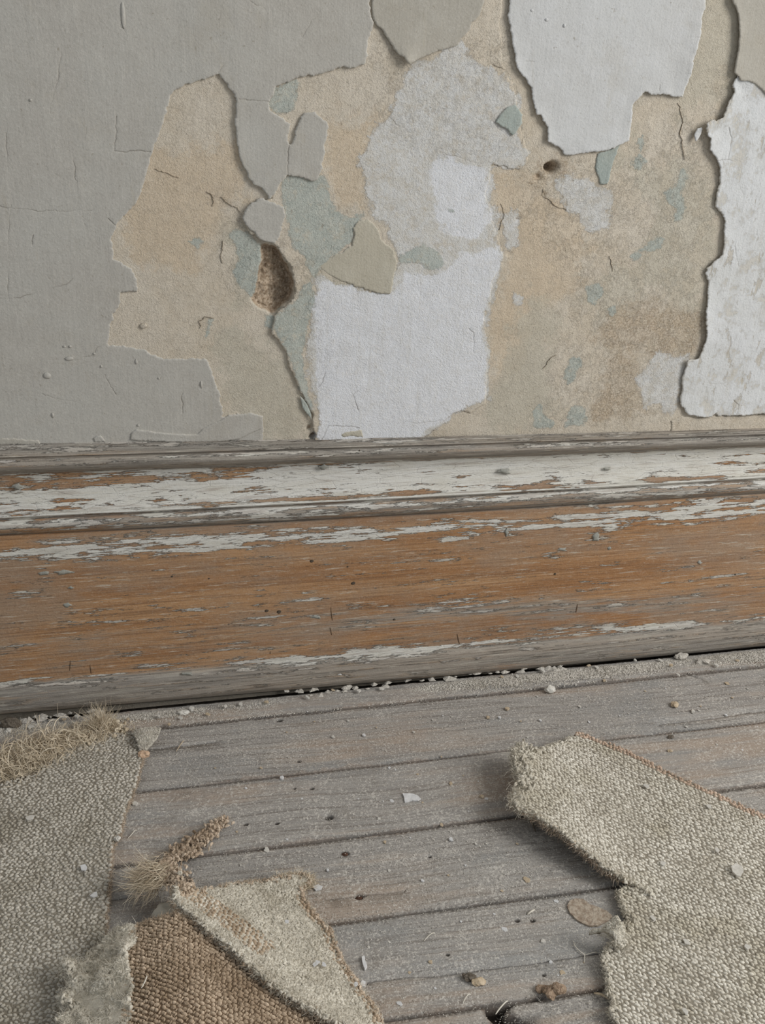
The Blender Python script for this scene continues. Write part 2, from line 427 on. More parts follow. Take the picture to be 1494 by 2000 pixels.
BRIGHT = [[(615,885),(622,790),(612,720),(620,650),(615,570),(640,545),(700,566),(770,576),(790,530),(865,530),(900,500),(970,480),(978,515),(955,560),(942,640),(948,780),(900,800),(830,840),(800,885)],
 [(840,310),(900,315),(950,330),(945,390),(960,430),(930,470),(860,450),(845,380)]]
TEAL = [[(525,202),(540,170),(580,152),(583,165),(580,195),(570,215),(550,228),(530,215)],
 [(553,352),(567,338),(615,346),(625,336),(637,350),(642,385),(660,412),(690,425),(713,408),(710,425),(690,445),(685,470),(650,500),(625,520),(615,545),(600,530),(590,500),(575,480),(565,455),(560,420),(548,390)],
 [(535,620),(550,605),(575,590),(590,555),(605,550),(616,575),(605,610),(600,640),(592,680),(592,720),(602,770),(612,805),(600,795),(585,760),(572,715),(557,680),(541,655),(533,640)],
 [(780,500),(800,493),(815,480),(835,480),(855,490),(867,515),(858,527),(830,520),(815,512),(782,512)],
 [(450,458),(460,447),(472,448),(485,455),(508,475),(510,500),(505,530),(502,560),(490,580),(475,565),(460,550),(453,535),(460,520),(465,500),(458,480)],
 [(1330,330),(1345,340),(1340,360),(1328,375),(1338,400),(1332,430),(1316,432),(1323,410),(1310,400),(1297,385),(1300,375),(1320,365)],
 [(1240,490),(1262,480),(1285,462),(1300,466),(1290,482),(1265,492)],[(1100,738),(1113,700),(1135,695),(1133,715),(1120,742),(1108,750)],[(1040,802),(1053,791),(1066,815),(1086,826),(1076,838),(1044,834)],
 [(1108,812),(1124,787),(1139,795),(1146,815),(1141,830),(1105,832)],[(368,472),(388,464),(399,472),(386,481)],[(873,404),(888,410),(886,417),(874,413)],[(1245,270),(1256,265),(1258,290),(1248,300)],[(1230,320),(1250,300),(1262,315),(1250,330)],
 [(405,622),(414,625),(407,655),(402,664)],[(518,615),(533,618),(533,648),(520,640)],[(1188,604),(1200,597),(1204,606),(1192,618)],[(1295,380),(1310,372),(1312,390)],[(1230,500),(1245,488),(1250,500),(1238,510)],[(1145,560),(1170,550),(1180,570),(1160,600),(1148,590)]]
OLIVE = [[(1360,-160),(1366,60),(1345,150),(1325,195),(1258,178),(1232,200),(1230,290),(1265,320),(1330,300),(1380,340),(1405,430),(1400,495),(1370,540),(1378,640),(1345,690),(1290,560),(1230,600),(1165,640),(1140,580),(1190,540),(1250,500),(1290,420),(1250,350),(1200,330),(1180,280),(1230,100),(1360,-160)],
 [(1440,-160),(1445,170),(1420,200),(1330,220),(1320,100),(1370,-160)],[(1040,560),(1090,640),(1060,740),(1100,800),(1000,850),(950,820),(960,760)],[(420,640),(520,660),(590,790),(600,850),(520,860),(440,800)],[(430,430),(500,430),(500,600),(470,600)],
 [(620,530),(780,480),(780,580),(620,580)]]
OCHRE = [[(960,340),(1040,330),(1110,400),(1160,470),(1130,560),(1060,600),(1030,700),(960,760),(955,640),(990,500)],[(300,300),(460,280),(480,380),(380,520),(260,520),(240,420)],[(640,240),(760,230),(710,400),(640,400)],[(880,100),(900,130),(860,140),(800,140)],[(1410,130),(1430,160),(1410,240),(1390,230)]]
BROWN = [[(1190,610),(1270,590),(1370,620),(1370,690),(1300,700),(1210,680),(1160,660)],[(1190,700),(1250,680),(1260,800),(1150,830),(1170,760)],[(1040,310),(1100,300),(1110,350),(1040,360)]]
FLAKY = [[(1010,330),(1100,320),(1230,300),(1330,210),(1390,260),(1395,420),(1370,540),(1370,690),(1320,820),(1040,840),(1090,700),(1120,560),(1060,470),(1010,430)],[(745,60),(830,120),(930,90),(985,60),(1000,170),(1012,300),(960,325),(900,310),(840,300),(760,260),(740,200)],[(600,560),(640,600),(640,760),(610,800),(590,700)],[(430,380),(500,400),(520,600),(440,560)],[(1410,130),(1430,160),(1400,240),(1385,230)],[(530,400),(560,480),(620,520),(600,600),(540,600)]]
W = lambda P, depth=0.0: onwall(P, depth)
CRACKS_G1 = [[(125,55),(124,85),(117,120),(112,155),(105,180),(98,220)],[(228,228),(226,260),(223,296),(260,296),(293,295)],[(0,404),(50,410),(100,412),(178,411)],[(140,285),(146,330),(152,380),(160,410),(165,440)],
 [(427,145),(432,133),(450,120),(470,108)],[(485,0),(495,10),(507,13)],[(433,-10),(430,20),(428,36)],[(206,673),(190,680),(185,695),(165,697)],[(-60,590),(0,585),(50,578),(100,565),(130,555),(142,543)],
 [(462,193),(490,193),(525,197)],[(560,341),(562,300),(564,283)],[(210,426),(230,443)],[(168,245),(165,275)],[(12,230),(16,350)],[(240,20),(236,50),(246,65)],[(610,141),(612,149)],[(590,70),(600,55),(608,40)],[(63,460),(62,475)],[(20,400),(15,520),(18,590)],[(205,730),(225,770)],[(355,770),(358,820)],[(80,770),(160,788)]]
CRACKS_W2 = [[(1004,119),(1042,120)],[(1329,71),(1366,73)],[(1285,183),(1288,160)],[(1338,144),(1350,143)],[(1243,150),(1247,135)]]
CRACKS_W3 = [[(1420,248),(1425,270),(1418,310),(1436,316),(1446,330),(1440,350),(1448,380)],[(1393,312),(1420,311)],[(1424,190),(1420,205)],[(1438,811),(1440,790),(1430,780)],[(1384,748),(1410,749)],[(1436,440),(1432,480),(1440,520)]]
CRACKS_W4 = [[(1436,23),(1462,22)]]
CRACKS_S1 = [[(836,330),(838,308),(870,303),(900,308),(925,318),(955,319),(990,329)],[(744,222),(762,228),(780,246)],[(960,125),(1012,150),(1020,165)],[(960,235),(975,255)],[(1016,225),(1022,245),(1018,280)],[(618,880),(640,830),(700,834)],[(764,845),(775,828),(792,822),(812,826),(833,825),(860,820)],[(605,560),(615,600),(605,650)],[(762,740),(775,715)],[(924,690),(925,650),(915,640)],[(700,800),(690,770),(700,760)],[(640,690),(630,745),(618,760)]]
CRACKS_BASE = [[(400,372),(412,380),(417,392),(415,402)],[(432,384),(452,402),(470,415)],[(393,640),(388,625),(400,618),(415,622)],[(436,470),(432,500),(434,515)],[(1060,370),(1068,385),(1088,402),(1105,410)],[(1325,200),(1332,240),(1328,270),(1338,310)],[(1190,500),(1196,530)],[(1060,720),(1075,700),(1085,692)],[(977,395),(983,420),(975,450)],[(300,332),(330,340),(350,348)]]

def crack_lines(cr, seed):
    return [roughen(densify(W(c), 0.0012, False), 0.0016, 0.012, seed + i, False) for i, c in enumerate(cr)]

def plaster_attrs(p):
    a = {}
    for k, P in (('white', WHITE), ('bright', BRIGHT), ('teal', TEAL), ('olive', OLIVE), ('ochre', OCHRE), ('brown', BROWN), ('flaky', FLAKY)):
        a[k] = np.clip(sdf(p, [W(q) for q in P]), -60, 60)
    return a

PXM = np.hypot(*(W([(800, 500)]) - W([(801, 500)]))[0])      # metres per picture point on the wall

wall_h = {}
def sheet_on_wall(name, P, mat, hfun, parent, sp=4.0, amp=0.0016, rscale=0.012, seed=1, cracks=(), plaster=False, thick=None, base=None, smooth=0, label=None, edge_w=1.0, step=0.0009):
    """a layer on the wall: outline traced, edge broken up, triangulated, raised by hfun(points, distance from edge)"""
    poly = W(P)
    if smooth: poly = smooth_closed(poly, smooth)
    out = roughen(densify(poly, step), amp, rscale, seed)
    pts = [grid_inside(out, sp * PXM, 0.0012)]
    cl = crack_lines(cracks, seed * 31)
    for c in cl:
        t = np.gradient(c, axis=0); t /= np.maximum(np.hypot(t[:, 0], t[:, 1]), 1e-9)[:, None]
        n = np.stack([-t[:, 1], t[:, 0]], 1)
        q = np.vstack([c, c + n * 0.00042, c - n * 0.00042, c + n * 0.0012, c - n * 0.0012]); q = q[inside(q, out)]
        if len(q): pts.append(q[polydist(q, out) > 0.0004])
    # a ring just inside the edge
    ring = grid_inside(out, 0.0016, 0.0004, 0.35)
    if len(ring): ring = ring[polydist(ring, out) < 0.0036]; pts.append(ring)
    pts = np.vstack([p for p in pts if len(p)])
    v, f = triangulate(out, pts)
    d = polydist(v, out)
    h = hfun(v, d)
    ck = np.zeros(len(v))
    for c in cl:
        dc = linedist(v, c, 0.01); ck = np.maximum(ck, np.clip(1 - dc / 0.00055, 0, 1) * np.clip(0.5 + 1.1 * fbm(v[:, 0] * 45, v[:, 1] * 45, seed + 7, 3), 0.08, 1))
    h = h - 0.0007 * ck
    a = {'edge': np.exp(-d / (0.0011 * edge_w)), 'crack': ck}
    if plaster: a.update(plaster_attrs(v)); a['core'] = np.zeros(len(v))
    V = np.stack([v[:, 0], -h, v[:, 1]], 1)
    hb = (h - thick) if thick else (np.zeros(len(v)) + (base if base is not None else -0.001))
    Vb = np.stack([v[:, 0], -hb, v[:, 1]], 1)
    VV, FF = close_shell(V, f, Vb, bool(thick))
    a = {k: np.concatenate([x, x if k != 'edge' else np.ones(len(x))]) for k, x in a.items()}
    o = mesh_obj(name, VV, FF, mat, parent, a)
    if label: o['label'] = label
    return o

# ------------------------------------------------------------------ wall: plaster ground with the broken-out hollow
def axis(lo, hi, dense, coarse, zones):
    """grid lines: coarse spacing, dense inside zones"""
    out = [lo]
    while out[-1] < hi:
        x = out[-1]
        s = coarse
        for a, b, z in zones:
            if a <= x <= b: s = min(s, z)
        out.append(x + s)
    return np.array(out)

cav = W(P_CAV); clo, chi = cav.min(0), cav.max(0)
vis0 = W([(-320, 870)])[0][0]; vis1 = W([(1830, 500)])[0][0]
ztop = W([(747, -150)])[0][1]; zlow = W([(747, 900)])[0][1] - 0.06
gx = axis(-1.5, 2.2, 0, 0.06, [(vis0, vis1, 4.5 * PXM), (clo[0] - 0.006, chi[0] + 0.006, 1.6 * PXM)])
gz = axis(-0.03, 2.3, 0, 0.06, [(zlow, ztop, 4.5 * PXM), (clo[1] - 0.006, chi[1] + 0.006, 1.6 * PXM)])
GX, GZ = np.meshgrid(gx, gz)
p = np.stack([GX.ravel(), GZ.ravel()], 1)
near = (p[:, 0] > vis0) & (p[:, 0] < vis1) & (p[:, 1] > zlow) & (p[:, 1] < ztop)
h = 0.0006 * fbm(p[:, 0] * 18, p[:, 1] * 18, 3, 5)
cavr = roughen(densify(smooth_closed(cav), 0.0012), 0.0022, 0.014, 11)
dcav = polydist(p, cavr) ; dcav = np.where(inside(p, cavr), dcav, -dcav)
xr = np.clip((p[:, 0] - clo[0]) / (chi[0] - clo[0]), 0, 1)
zr = np.clip((p[:, 1] - clo[1]) / (chi[1] - clo[1]), 0, 1)
wallin = np.clip(dcav / 0.004, 0, 1)
dig = wallin * (0.004 + 0.015 * xr ** 1.3 + 0.002 * zr) * (1 + 0.5 * fbm(p[:, 0] * 120, p[:, 1] * 120, 5, 4)) - wallin * 0.0028 * fbm(p[:, 0] * 260, p[:, 1] * 260, 9, 3)
h = h - np.where(dcav > 0, np.maximum(dig, 0.0008), 0)
core = np.clip(dcav / 0.003, 0, 1)
# hollow plug hole and its dents, and small knocks
DENTS = [(1076,327,15,0.020),(1050,345,10,0.0035),(1012,428,5,0.004),(1240,352,6,0.0015),(1062,380,7,0.002),(918,70,5,0.002),(995,495,6,0.0015),(1170,310,5,0.002),(460,690,3,0.001),(990,663,4,0.0015),(612,852,9,0.012),(604,835,7,0.004)]
for x, y, r, dp in DENTS:
    c = W([(x, y)])[0]; r *= PXM
    rr = np.hypot(p[:, 0] - c[0], (p[:, 1] - c[1]) * 1.25) / r * (1 + 0.35 * fbm(p[:, 0] * 110, p[:, 1] * 110, 21, 3))
    k = np.clip(1.25 - rr, 0, 1); k = k * k * (3 - 2 * k)
    h = h - dp * k; core = np.maximum(core, k * (0.75 if dp > 0.003 else 0.3))
ck = np.zeros(len(p))
at = {k: np.full(len(p), -60.0) for k in ('white', 'bright', 'teal', 'olive', 'ochre', 'brown', 'flaky')}
sub = plaster_attrs(p[near])
for k in at: at[k][near] = sub[k]
at.update(core=core, edge=np.zeros(len(p)), crack=ck)
nx, nz = len(gx), len(gz)
ii = (np.arange(nz - 1)[:, None] * nx + np.arange(nx - 1)).ravel()
quads = np.stack([ii, ii + 1, ii + 1 + nx, ii + nx], 1)
wall = mesh_obj('wall_back', np.stack([p[:, 0], -h, p[:, 1]], 1), quads, M_PLASTER, None, at)
tag(wall, 'flaking old wall with layers of grey, white and blue-green paint over tan plaster', 'wall', kind='structure')

M_FISSURE = None
def fissure(line, w, depth, parent, mat):
    """dirt-filled hairline standing open in the plaster: a tapered sliver"""
    c = roughen(densify(W(line), 0.0014, False), 0.0022, 0.010, int(line[0][0]), False)
    t = np.gradient(c, axis=0); t /= np.maximum(np.hypot(t[:, 0], t[:, 1]), 1e-9)[:, None]; n = np.stack([-t[:, 1], t[:, 0]], 1)
    k = np.sin(np.linspace(0, math.pi, len(c))) ** 0.6 * np.clip(0.6 + 0.9 * fbm(c[:, 0] * 150, c[:, 1] * 150, 5, 2), 0.1, 1.4) * w
    a, b = c + n * k[:, None], c - n * k[:, None]; N = len(c)
    V = np.vstack([np.c_[a[:, 0], np.full(N, -depth), a[:, 1]], np.c_[b[:, 0], np.full(N, -depth), b[:, 1]], np.c_[c[:, 0], np.full(N, -depth + 0.001), c[:, 1]]])
    i = np.arange(N - 1)
    Q = np.vstack([np.stack([i, i + N, i + N + 1, i + 1], 1), np.stack([i + 2 * N, i, i + 1, i + 2 * N + 1], 1), np.stack([i + N, i + 2 * N, i + 2 * N + 1, i + N + 1], 1)])
    return mesh_obj('crack', V, Q, mat, parent, {'edge': np.zeros(3 * N), 'crack': np.ones(3 * N)})
_t = NT('crack_dirt'); M_FISSURE = _t.done(_t.mix(_t.step(_t.noise(300, 3, 0.6), 0.4, 0.6), rgb(128, 112, 92), rgb(150, 134, 112)), 1.0, 0.05)
for c in CRACKS_BASE: fissure(c, 0.00024, 0.0010, wall, M_FISSURE)

def hslab(v, d):
    crackx = W(P_S1[:25])
    dc = linedist(v, crackx)
    return 0.0007 + 0.0032 * np.exp(-dc / 0.05) + 0.0007 * fbm(v[:, 0] * 22, v[:, 1] * 22, 31, 4) - 0.0006 * np.exp(-d / 0.0008)
slab = sheet_on_wall('plaster_skim', P_S1, M_PLASTER, hslab, wall, 4.0, 0.0026, 0.014, 3, CRACKS_S1, plaster=True, label='lifted skim of plaster carrying worn limewash')

def hover(v, th, lift, d, seed, lw=0.012, off=0.0):
    """paint lying on what is below, lifting unevenly along its edge"""
    n = np.clip(0.5 + 0.9 * fbm(v[:, 0] * 30, v[:, 1] * 30, seed, 3), 0, 1)
    return off + th * (0.55 + 0.45 * np.clip(d / 0.0006, 0, 1)) + lift * n * np.exp(-d / lw) + 0.0004 * fbm(v[:, 0] * 12, v[:, 1] * 12, seed + 3, 3)

def hg1(v, d):
    a = W([(345, 300)])[0][0]; b = W([(465, 300)])[0][0]
    k = np.clip((v[:, 0] - a) / (b - a), 0, 1)
    return hover(v, 0.0011, 0.0008, d, 41) + 0.0026 * k * np.clip(0.25 + (v[:, 1] - W([(400, 500)])[0][1]) / 0.1, 0.0, 1)
sheet_on_wall('paint_layer', P_G1, M_GREY, hg1, wall, 5.0, 0.0021, 0.011, 5, CRACKS_G1, label='smooth grey top coat with hairline cracks')
sheet_on_wall('paint_layer', P_G1B, M_GREY, lambda v, d: hover(v, 0.0010, 0.0010, d, 43, off=0.0038), wall, 4, 0.0020, 0.009, 6)
def hg2(v, d):
    tip = W([(792, 118)])[0]
    return hover(v, 0.0012, 0.0012, d, 45, off=0.0016) + 0.007 * np.exp(-np.hypot(*(v - tip).T) / 0.012)
sheet_on_wall('paint_layer', P_G2, M_PALE, hg2, wall, 5, 0.0010, 0.012, 7, thick=0.0011, label='pale beige paint flake with a curled tip')
def hw2(v, d):
    return hover(v, 0.0012, 0.0032, d, 47, 0.014, off=0.0018)
sheet_on_wall('paint_layer', P_W2, M_WHITE, hw2, wall, 5, 0.0018, 0.011, 8, CRACKS_W2, thick=0.0012, label='large white paint flake lifting at its edges')
def hw3(v, d):
    tip = W([(1374, 243)])[0]
    return hover(v, 0.0013, 0.0036, d, 49, 0.012, off=0.0018) + 0.005 * np.exp(-np.hypot(*(v - tip).T) / 0.012)
sheet_on_wall('paint_layer', P_W3, M_WORN, hw3, wall, 5, 0.0020, 0.011, 9, CRACKS_W3, thick=0.0013, label='worn white paint lifting along a ragged edge')
sheet_on_wall('paint_layer', P_W4, M_PALE, lambda v, d: hover(v, 0.0011, 0.0022, d, 51, off=0.0042), wall, 6, 0.0010, 0.014, 10, CRACKS_W4, thick=0.0012)
sheet_on_wall('paint_flake', P_C1, M_CREAM, lambda v, d: hover(v, 0.0008, 0.0012, d, 53, off=0.0012), wall, 4, 0.0018, 0.009, 12, label='cream paint flake')
sheet_on_wall('paint_flake', P_CHIP, M_TEAL, lambda v, d: hover(v, 0.0010, 0.0014, d, 55, off=0.0010), wall, 4, 0.0010, 0.008, 13, label='grey-green paint flake')
sheet_on_wall('paint_flake', P_T6, M_TEAL, lambda v, d: hover(v, 0.0006, 0.0006, d, 57, off=0.0004), wall, 4, 0.0010, 0.008, 14, label='grey-green paint flake')
sheet_on_wall('paint_flake', P_CURL, M_WHITE, lambda v, d: hover(v, 0.0008, 0.002, d, 59, off=0.004), wall, 3, 0.0004, 0.006, 15, thick=0.0008, label='curled white paint sliver')
sheet_on_wall('paint_flake', P_SLIV, M_TEAL, lambda v, d: hover(v, 0.0006, 0.001, d, 61, off=0.002), wall, 3, 0.0005, 0.006, 16, thick=0.0008)
sheet_on_wall('paint_flake', P_BASEFLAKE, M_GREY, lambda v, d: hover(v, 0.0007, 0.0010, d, 63, off=0.0012), wall, 4, 0.0008, 0.010, 17)
for i, P in enumerate((P_STRIP1, P_STRIP2, P_STRIP3)):
    sheet_on_wall('paint_flake', P, (M_PALE, M_GREY, M_CREAM)[i], lambda v, d: hover(v, 0.0008, 0.0006, d, 65 + i, off=0.0013), wall, 3, 0.0016, 0.008, 18 + i)
sheet_on_wall('plaster_skim', P_BOTR, M_PLASTER, lambda v, d: hover(v, 0.0011, 0.0004, d, 71), wall, 4, 0.0014, 0.010, 22, plaster=True)

def blob(name, loc, size, mat, parent=None, seed=0, flat=0.5, nrm='wall', rough=0.35, sub=2):
    """small rough lump"""
    import bmesh
    bm = bmesh.new(); bmesh.ops.create_icosphere(bm, subdivisions=sub, radius=1.0)
    r = np.random.default_rng(seed); off = r.uniform(-9, 9, 3)
    V = np.array([v.co for v in bm.verts]); Fc = np.array([[v.index for v in f.verts] for f in bm.faces]); bm.free()
    s = 1 + rough * fbm(V[:, 0] * 1.4 + off[0] + V[:, 2] * 0.8, V[:, 1] * 1.4 + off[1] - V[:, 2] * 0.5, seed, 3)
    V = V * s[:, None] * np.asarray(size)
    if nrm == 'wall': V[:, 1] *= flat
    else: V[:, 2] *= flat
    o = mesh_obj(name, V, Fc, mat, parent, {'edge': np.zeros(len(V)), 'crack': np.zeros(len(V)), 'tint': np.full(len(V), r.uniform()), **{k: np.full(len(V), -60.0) for k in ('white', 'bright', 'teal', 'olive', 'ochre', 'brown', 'flaky')}})
    o.location = loc
    return o

# small blisters and runs standing on the paint
BUMPS = [(266,706,2.5,5),(393,750,2,7),(103,810,3,5),(270,830,3,2.5),(280,636,6,5),(126,676,3,2),(137,676,2.5,2.5),(441,832,3,5),(417,68,4,2.5),(310,738,2,2),(60,195,2.5,2.5),(92,733,7,6),(184,690,2.5,2.5),(1037,20,4,2.5),(1065,38,4,3),(1100,50,3,3),(240,30,3.5,20),(198,715,2,3),(135,700,8,4)]
for i, (x, y, rx, ry) in enumerate(BUMPS):
    c = W([(x, y)])[0]
    on = (M_PLASTER if 230 < x < 300 and 620 < y < 650 else M_GREY) if x < 700 else M_WHITE
    blob('paint_blister', (c[0], -0.0012 if x < 460 else -0.0030, c[1]), (rx * PXM, 0.0016, ry * PXM), on, wall, 100 + i, 0.7)

# ------------------------------------------------------------------ skirting
def mat_skirting():
    t = NT('skirting')
    st = lambda sx, sz, det, rough, off=(0, 0, 0): t.noise(1, det, rough, t.scale(t.co, (sx, sz, sz), off))
    grain = st(7, 380, 5, 0.65); streak = st(10, 150, 8, 0.74, (3, 1, 7)); long_ = st(3, 60, 5, 0.62, (1, 9, 2)); chip = t.noise(48, 9, 0.74, t.scale(t.co, (0.4, 1.5, 1.5)))
    fine = t.noise(480, 4, 0.65)
    wood = t.mix(t.step(long_, 0.3, 0.7), rgb(158, 116, 79), rgb(180, 141, 103))
    wood = t.mix(t.mul(t.step(grain, 0.46, 0.68), 0.65), wood, rgb(124, 93, 69))
    blot = t.noise(7, 7, 0.68, t.scale(t.co, (0.6, 1.4, 1.4)))
    wood = t.mix(t.mul(t.step(blot, 0.42, 0.62), 0.7), wood, rgb(155, 135, 116))
    wood = t.mix(t.mul(t.step(fine, 0.52, 0.72), 0.30), wood, rgb(196, 172, 144))
    wood = t.mix(t.mul(t.step(fine, 0.46, 0.28), 0.35), wood, rgb(112, 84, 60))
    greyw = t.mix(t.step(long_, 0.35, 0.65), rgb(146, 140, 132), rgb(160, 150, 138))
    greyw = t.mix(t.mul(t.step(grain, 0.48, 0.66), 0.75), greyw, rgb(98, 92, 84))
    greyw = t.mix(t.mul(t.step(streak, 0.53, 0.62), 0.6), greyw, rgb(166, 142, 116))
    greyw = t.mix(t.mul(t.step(streak, 0.46, 0.38), 0.45), greyw, rgb(176, 170, 158))
    gmask = t.step(t.add(t.attr('grey'), t.madd(streak, 1.6, -0.8)), 0.30, 0.70)
    c = t.mix(gmask, wood, greyw)
    paint = t.mix(t.step(chip, 0.35, 0.65), rgb(217, 215, 208), rgb(206, 202, 191))
    paint = t.mix(t.mul(t.step(long_, 0.5, 0.68), 0.6), paint, rgb(218, 216, 210))
    mau = t.step(t.add(streak, t.mul(t.attr('grey'), 0.10)), 0.58, 0.68)
    paint = t.mix(t.mul(mau, 0.55), paint, rgb(158, 145, 134))
    crackle = t.step(t.vor(60, t.scale(t.co, (0.35, 1.8, 1.8)), 'DISTANCE_TO_EDGE'), 0.022, 0.0)
    paint = t.mix(t.mul(crackle, t.mul(t.step(chip, 0.50, 0.62), 0.35)), paint, rgb(118, 106, 92))
    paint = t.mix(t.mul(t.step(fine, 0.46, 0.28), 0.15), paint, rgb(146, 138, 124))
    comb = t.add(t.mul(streak, 0.6), t.mul(chip, 0.4))
    pm = t.step(t.add(t.attr('paint'), t.madd(comb, 4.2, -2.1)), 0.44, 0.54)
    c = t.mix(pm, c, paint)
    # flecks of paint and dust left in the open grain
    fleck = t.step(st(26, 380, 7, 0.78, (5, 2, 3)), 0.575, 0.63)
    c = t.mix(t.mul(fleck, 0.55), c, rgb(206, 200, 186))
    dust = t.step(t.noise(280, 5, 0.75, t.scale(t.co, (0.35, 1, 1))), 0.57, 0.70)
    c = t.mix(t.mul(dust, 0.34), c, rgb(200, 192, 178))
    dark = t.step(st(12, 190, 7, 0.74, (7, 7, 1)), 0.58, 0.64)
    c = t.mix(t.mul(dark, t.madd(t.attr('grey'), 0.62, 0.12)), c, rgb(84, 76, 66))
    c = t.mix(t.mul(t.attr('crack'), 0.9), c, rgb(62, 52, 42))
    t.bump(t.add(pm, t.mul(t.mul(crackle, pm), -0.3)), 0.8, 0.0011)
    t.bump(t.add(grain, t.mul(streak, 0.9)), 0.7, 0.0017)
    t.bump(fine, 0.55, 0.0010)
    return t.done(c, 0.8, 0.2)
M_SKIRT = mat_skirting()

# depth mm, picture y at x=0 / 744 / 1494, paint, grey
PROF = [(1,866,855,836,.40,.9),(10,878,863,842,.38,1),(19,890,869,847,.32,1),(21,893.5,871.5,848.5,.16,1),(17.5,896,873.5,850.5,.12,1),(23,899,876,852.5,.42,.9),(27.5,906,882,857.5,.38,.9),(28.5,913,888.5,862.5,.20,1),(25,920,895,867.5,.08,1),(17,924,899,871,.22,.9),
 (11.5,928,903,875,.60,.5),(10.5,942,915,884,.66,.32),(11.5,962,936,900,.72,.25),(14.5,986,955,916,.64,.4),(19,1003,968,927,.54,.5),(24,1008,972,930,.72,.3),(25,1011.5,974.7,932.7,.88,.3),(19.5,1015,977.7,935.7,.4,.7),(25.5,1018.5,981,938.5,.58,.6),(29,1029,992,948,.46,.7),(27.5,1038,1001,956.5,.44,.6),(23,1043.5,1006,961,.3,.7),(13,1046,1008.5,963.5,.1,.9)]
PROF2 = [(16.5,1044,1006.5,961,.1,.8),(20,1048,1011,965.5,.22,.45),(20.5,1060,1022,974,.40,.4),(21,1070,1034,982,.58,.3),(21.5,1084,1050,996,.60,.2),(22,1096,1066,1007,.30,.12),(22,1112,1082,1022,.16,.10),(22,1160,1122,1060,.10,.08),(22,1230,1180,1120,.16,.20),(22,1300,1242,1180,.15,.34),(22,1322,1262,1198,.20,.32),
 (22.5,1334,1273,1208,.45,.45),(23.5,1342,1281,1217,.36,.85),(26,1350,1289,1225,.22,1),(27,1364,1303,1237,.20,1),(27,1378,1317,1249,.20,1),(26,1389,1326.5,1257.5,.14,1),(22,1395,1331.5,1262,.1,1),(6,1396,1332.5,1263,.1,1)]
def yfit(a, b, c, x):
    # parabola through x = 0, 744, 1494
    return a * (x - 744) * (x - 1494) / (744 * 1494) + b * x * (x - 1494) / (744 * (744 - 1494)) + c * x * (x - 744) / (1494 * (1494 - 744))

def skirting_part(name, prof, parent, sub, cracks=()):
    prof = np.array(prof, float)
    k = np.linspace(0, len(prof) - 1, (len(prof) - 1) * sub + 1)
    D = np.interp(k, np.arange(len(prof)), prof[:, 0])
    # soften corners a little
    for _ in range(1): D[1:-1] = 0.25 * D[:-2] + 0.5 * D[1:-1] + 0.25 * D[2:]
    xs = np.concatenate([np.linspace(-330, 1830, 620)])
    cols = []
    for x in xs:
        y = [np.interp(k, np.arange(len(prof)), [yfit(r[1], r[2], r[3], np.clip(x, -350, 1850)) for r in prof])]
        pts = np.stack([np.full(len(k), x), y[0]], 1)
        d = ray(pts[:, 0], pts[:, 1]); t = (-D / 1000 - CAMP[1]) / d[:, 1]
        q = CAMP + d * t[:, None]
        cols.append(q)
    A = np.array(cols)                       # (nx, nk, 3)
    # the section stands upright at each station: give every station one X
    X = A[:, :, 0].mean(1); 
    Z = np.stack([np.interp(X, A[:, j, 0], A[:, j, 2]) for j in range(len(k))], 1)
    # carry on straight beyond the picture
    X = np.concatenate([[-1.5], X, [2.2]])
    sl0 = (Z[40] - Z[0]) / (X[41] - X[1]); sl1 = (Z[-1] - Z[-41]) / (X[-2] - X[-42])
    Z = np.vstack([Z[0] + sl0 * (-1.5 - X[1]) * 0.2, Z, Z[-1] + sl1 * (2.2 - X[-2]) * 0.2])
    XX = np.repeat(X[:, None], len(k), 1)
    arc = np.concatenate([[0], np.cumsum(np.abs(np.diff(prof[:, 2])))])
    kk = np.interp(k, np.arange(len(prof)), arc) * 0.0006
    KK = np.repeat(kk[None], len(X), 0)
    DD = np.repeat(D[None], len(X), 0) / 1000 + 0.00045 * fbm(XX * 14, KK * 160, 77, 4) + 0.0003 * fbm(XX * 60, KK * 500, 79, 3)
    V = np.stack([XX, -DD, Z], 2).reshape(-1, 3)
    nk = len(k); n = len(X)
    i = (np.arange(n - 1)[:, None] * nk + np.arange(nk - 1)).ravel()
    Q = np.stack([i, i + 1, i + nk + 1, i + nk], 1)
    pa = np.interp(k, np.arange(len(prof)), prof[:, 4]); ga = np.interp(k, np.arange(len(prof)), prof[:, 5])
    PA = np.repeat(pa[None], n, 0); GA = np.repeat(ga[None], n, 0)
    CK = np.zeros_like(PA)
    # picture positions to place local wear
    pxx = np.interp(X, X[1:-1], xs)
    PX = np.repeat(pxx[:, None], nk, 1)
    PY = np.stack([np.interp(k, np.arange(len(prof)), [yfit(r[1], r[2], r[3], np.clip(x, -350, 1850)) for r in prof]) for x in pxx])
    for (cx, cy, rx, ry, amt) in WEAR:
        PA += amt * np.exp(-((PX - cx) / rx) ** 2 - ((PY - cy + 0.07 * (PX - cx)) / ry) ** 2)
    for (cx, cy, rx, ry, amt) in GREYWEAR:
        GA += amt * np.exp(-((PX - cx) / rx) ** 2 - ((PY - cy + 0.07 * (PX - cx)) / ry) ** 2)
    return mesh_obj(name, V, Q, M_SKIRT, parent, {'paint': PA.ravel(), 'grey': GA.ravel(), 'crack': CK.ravel()})
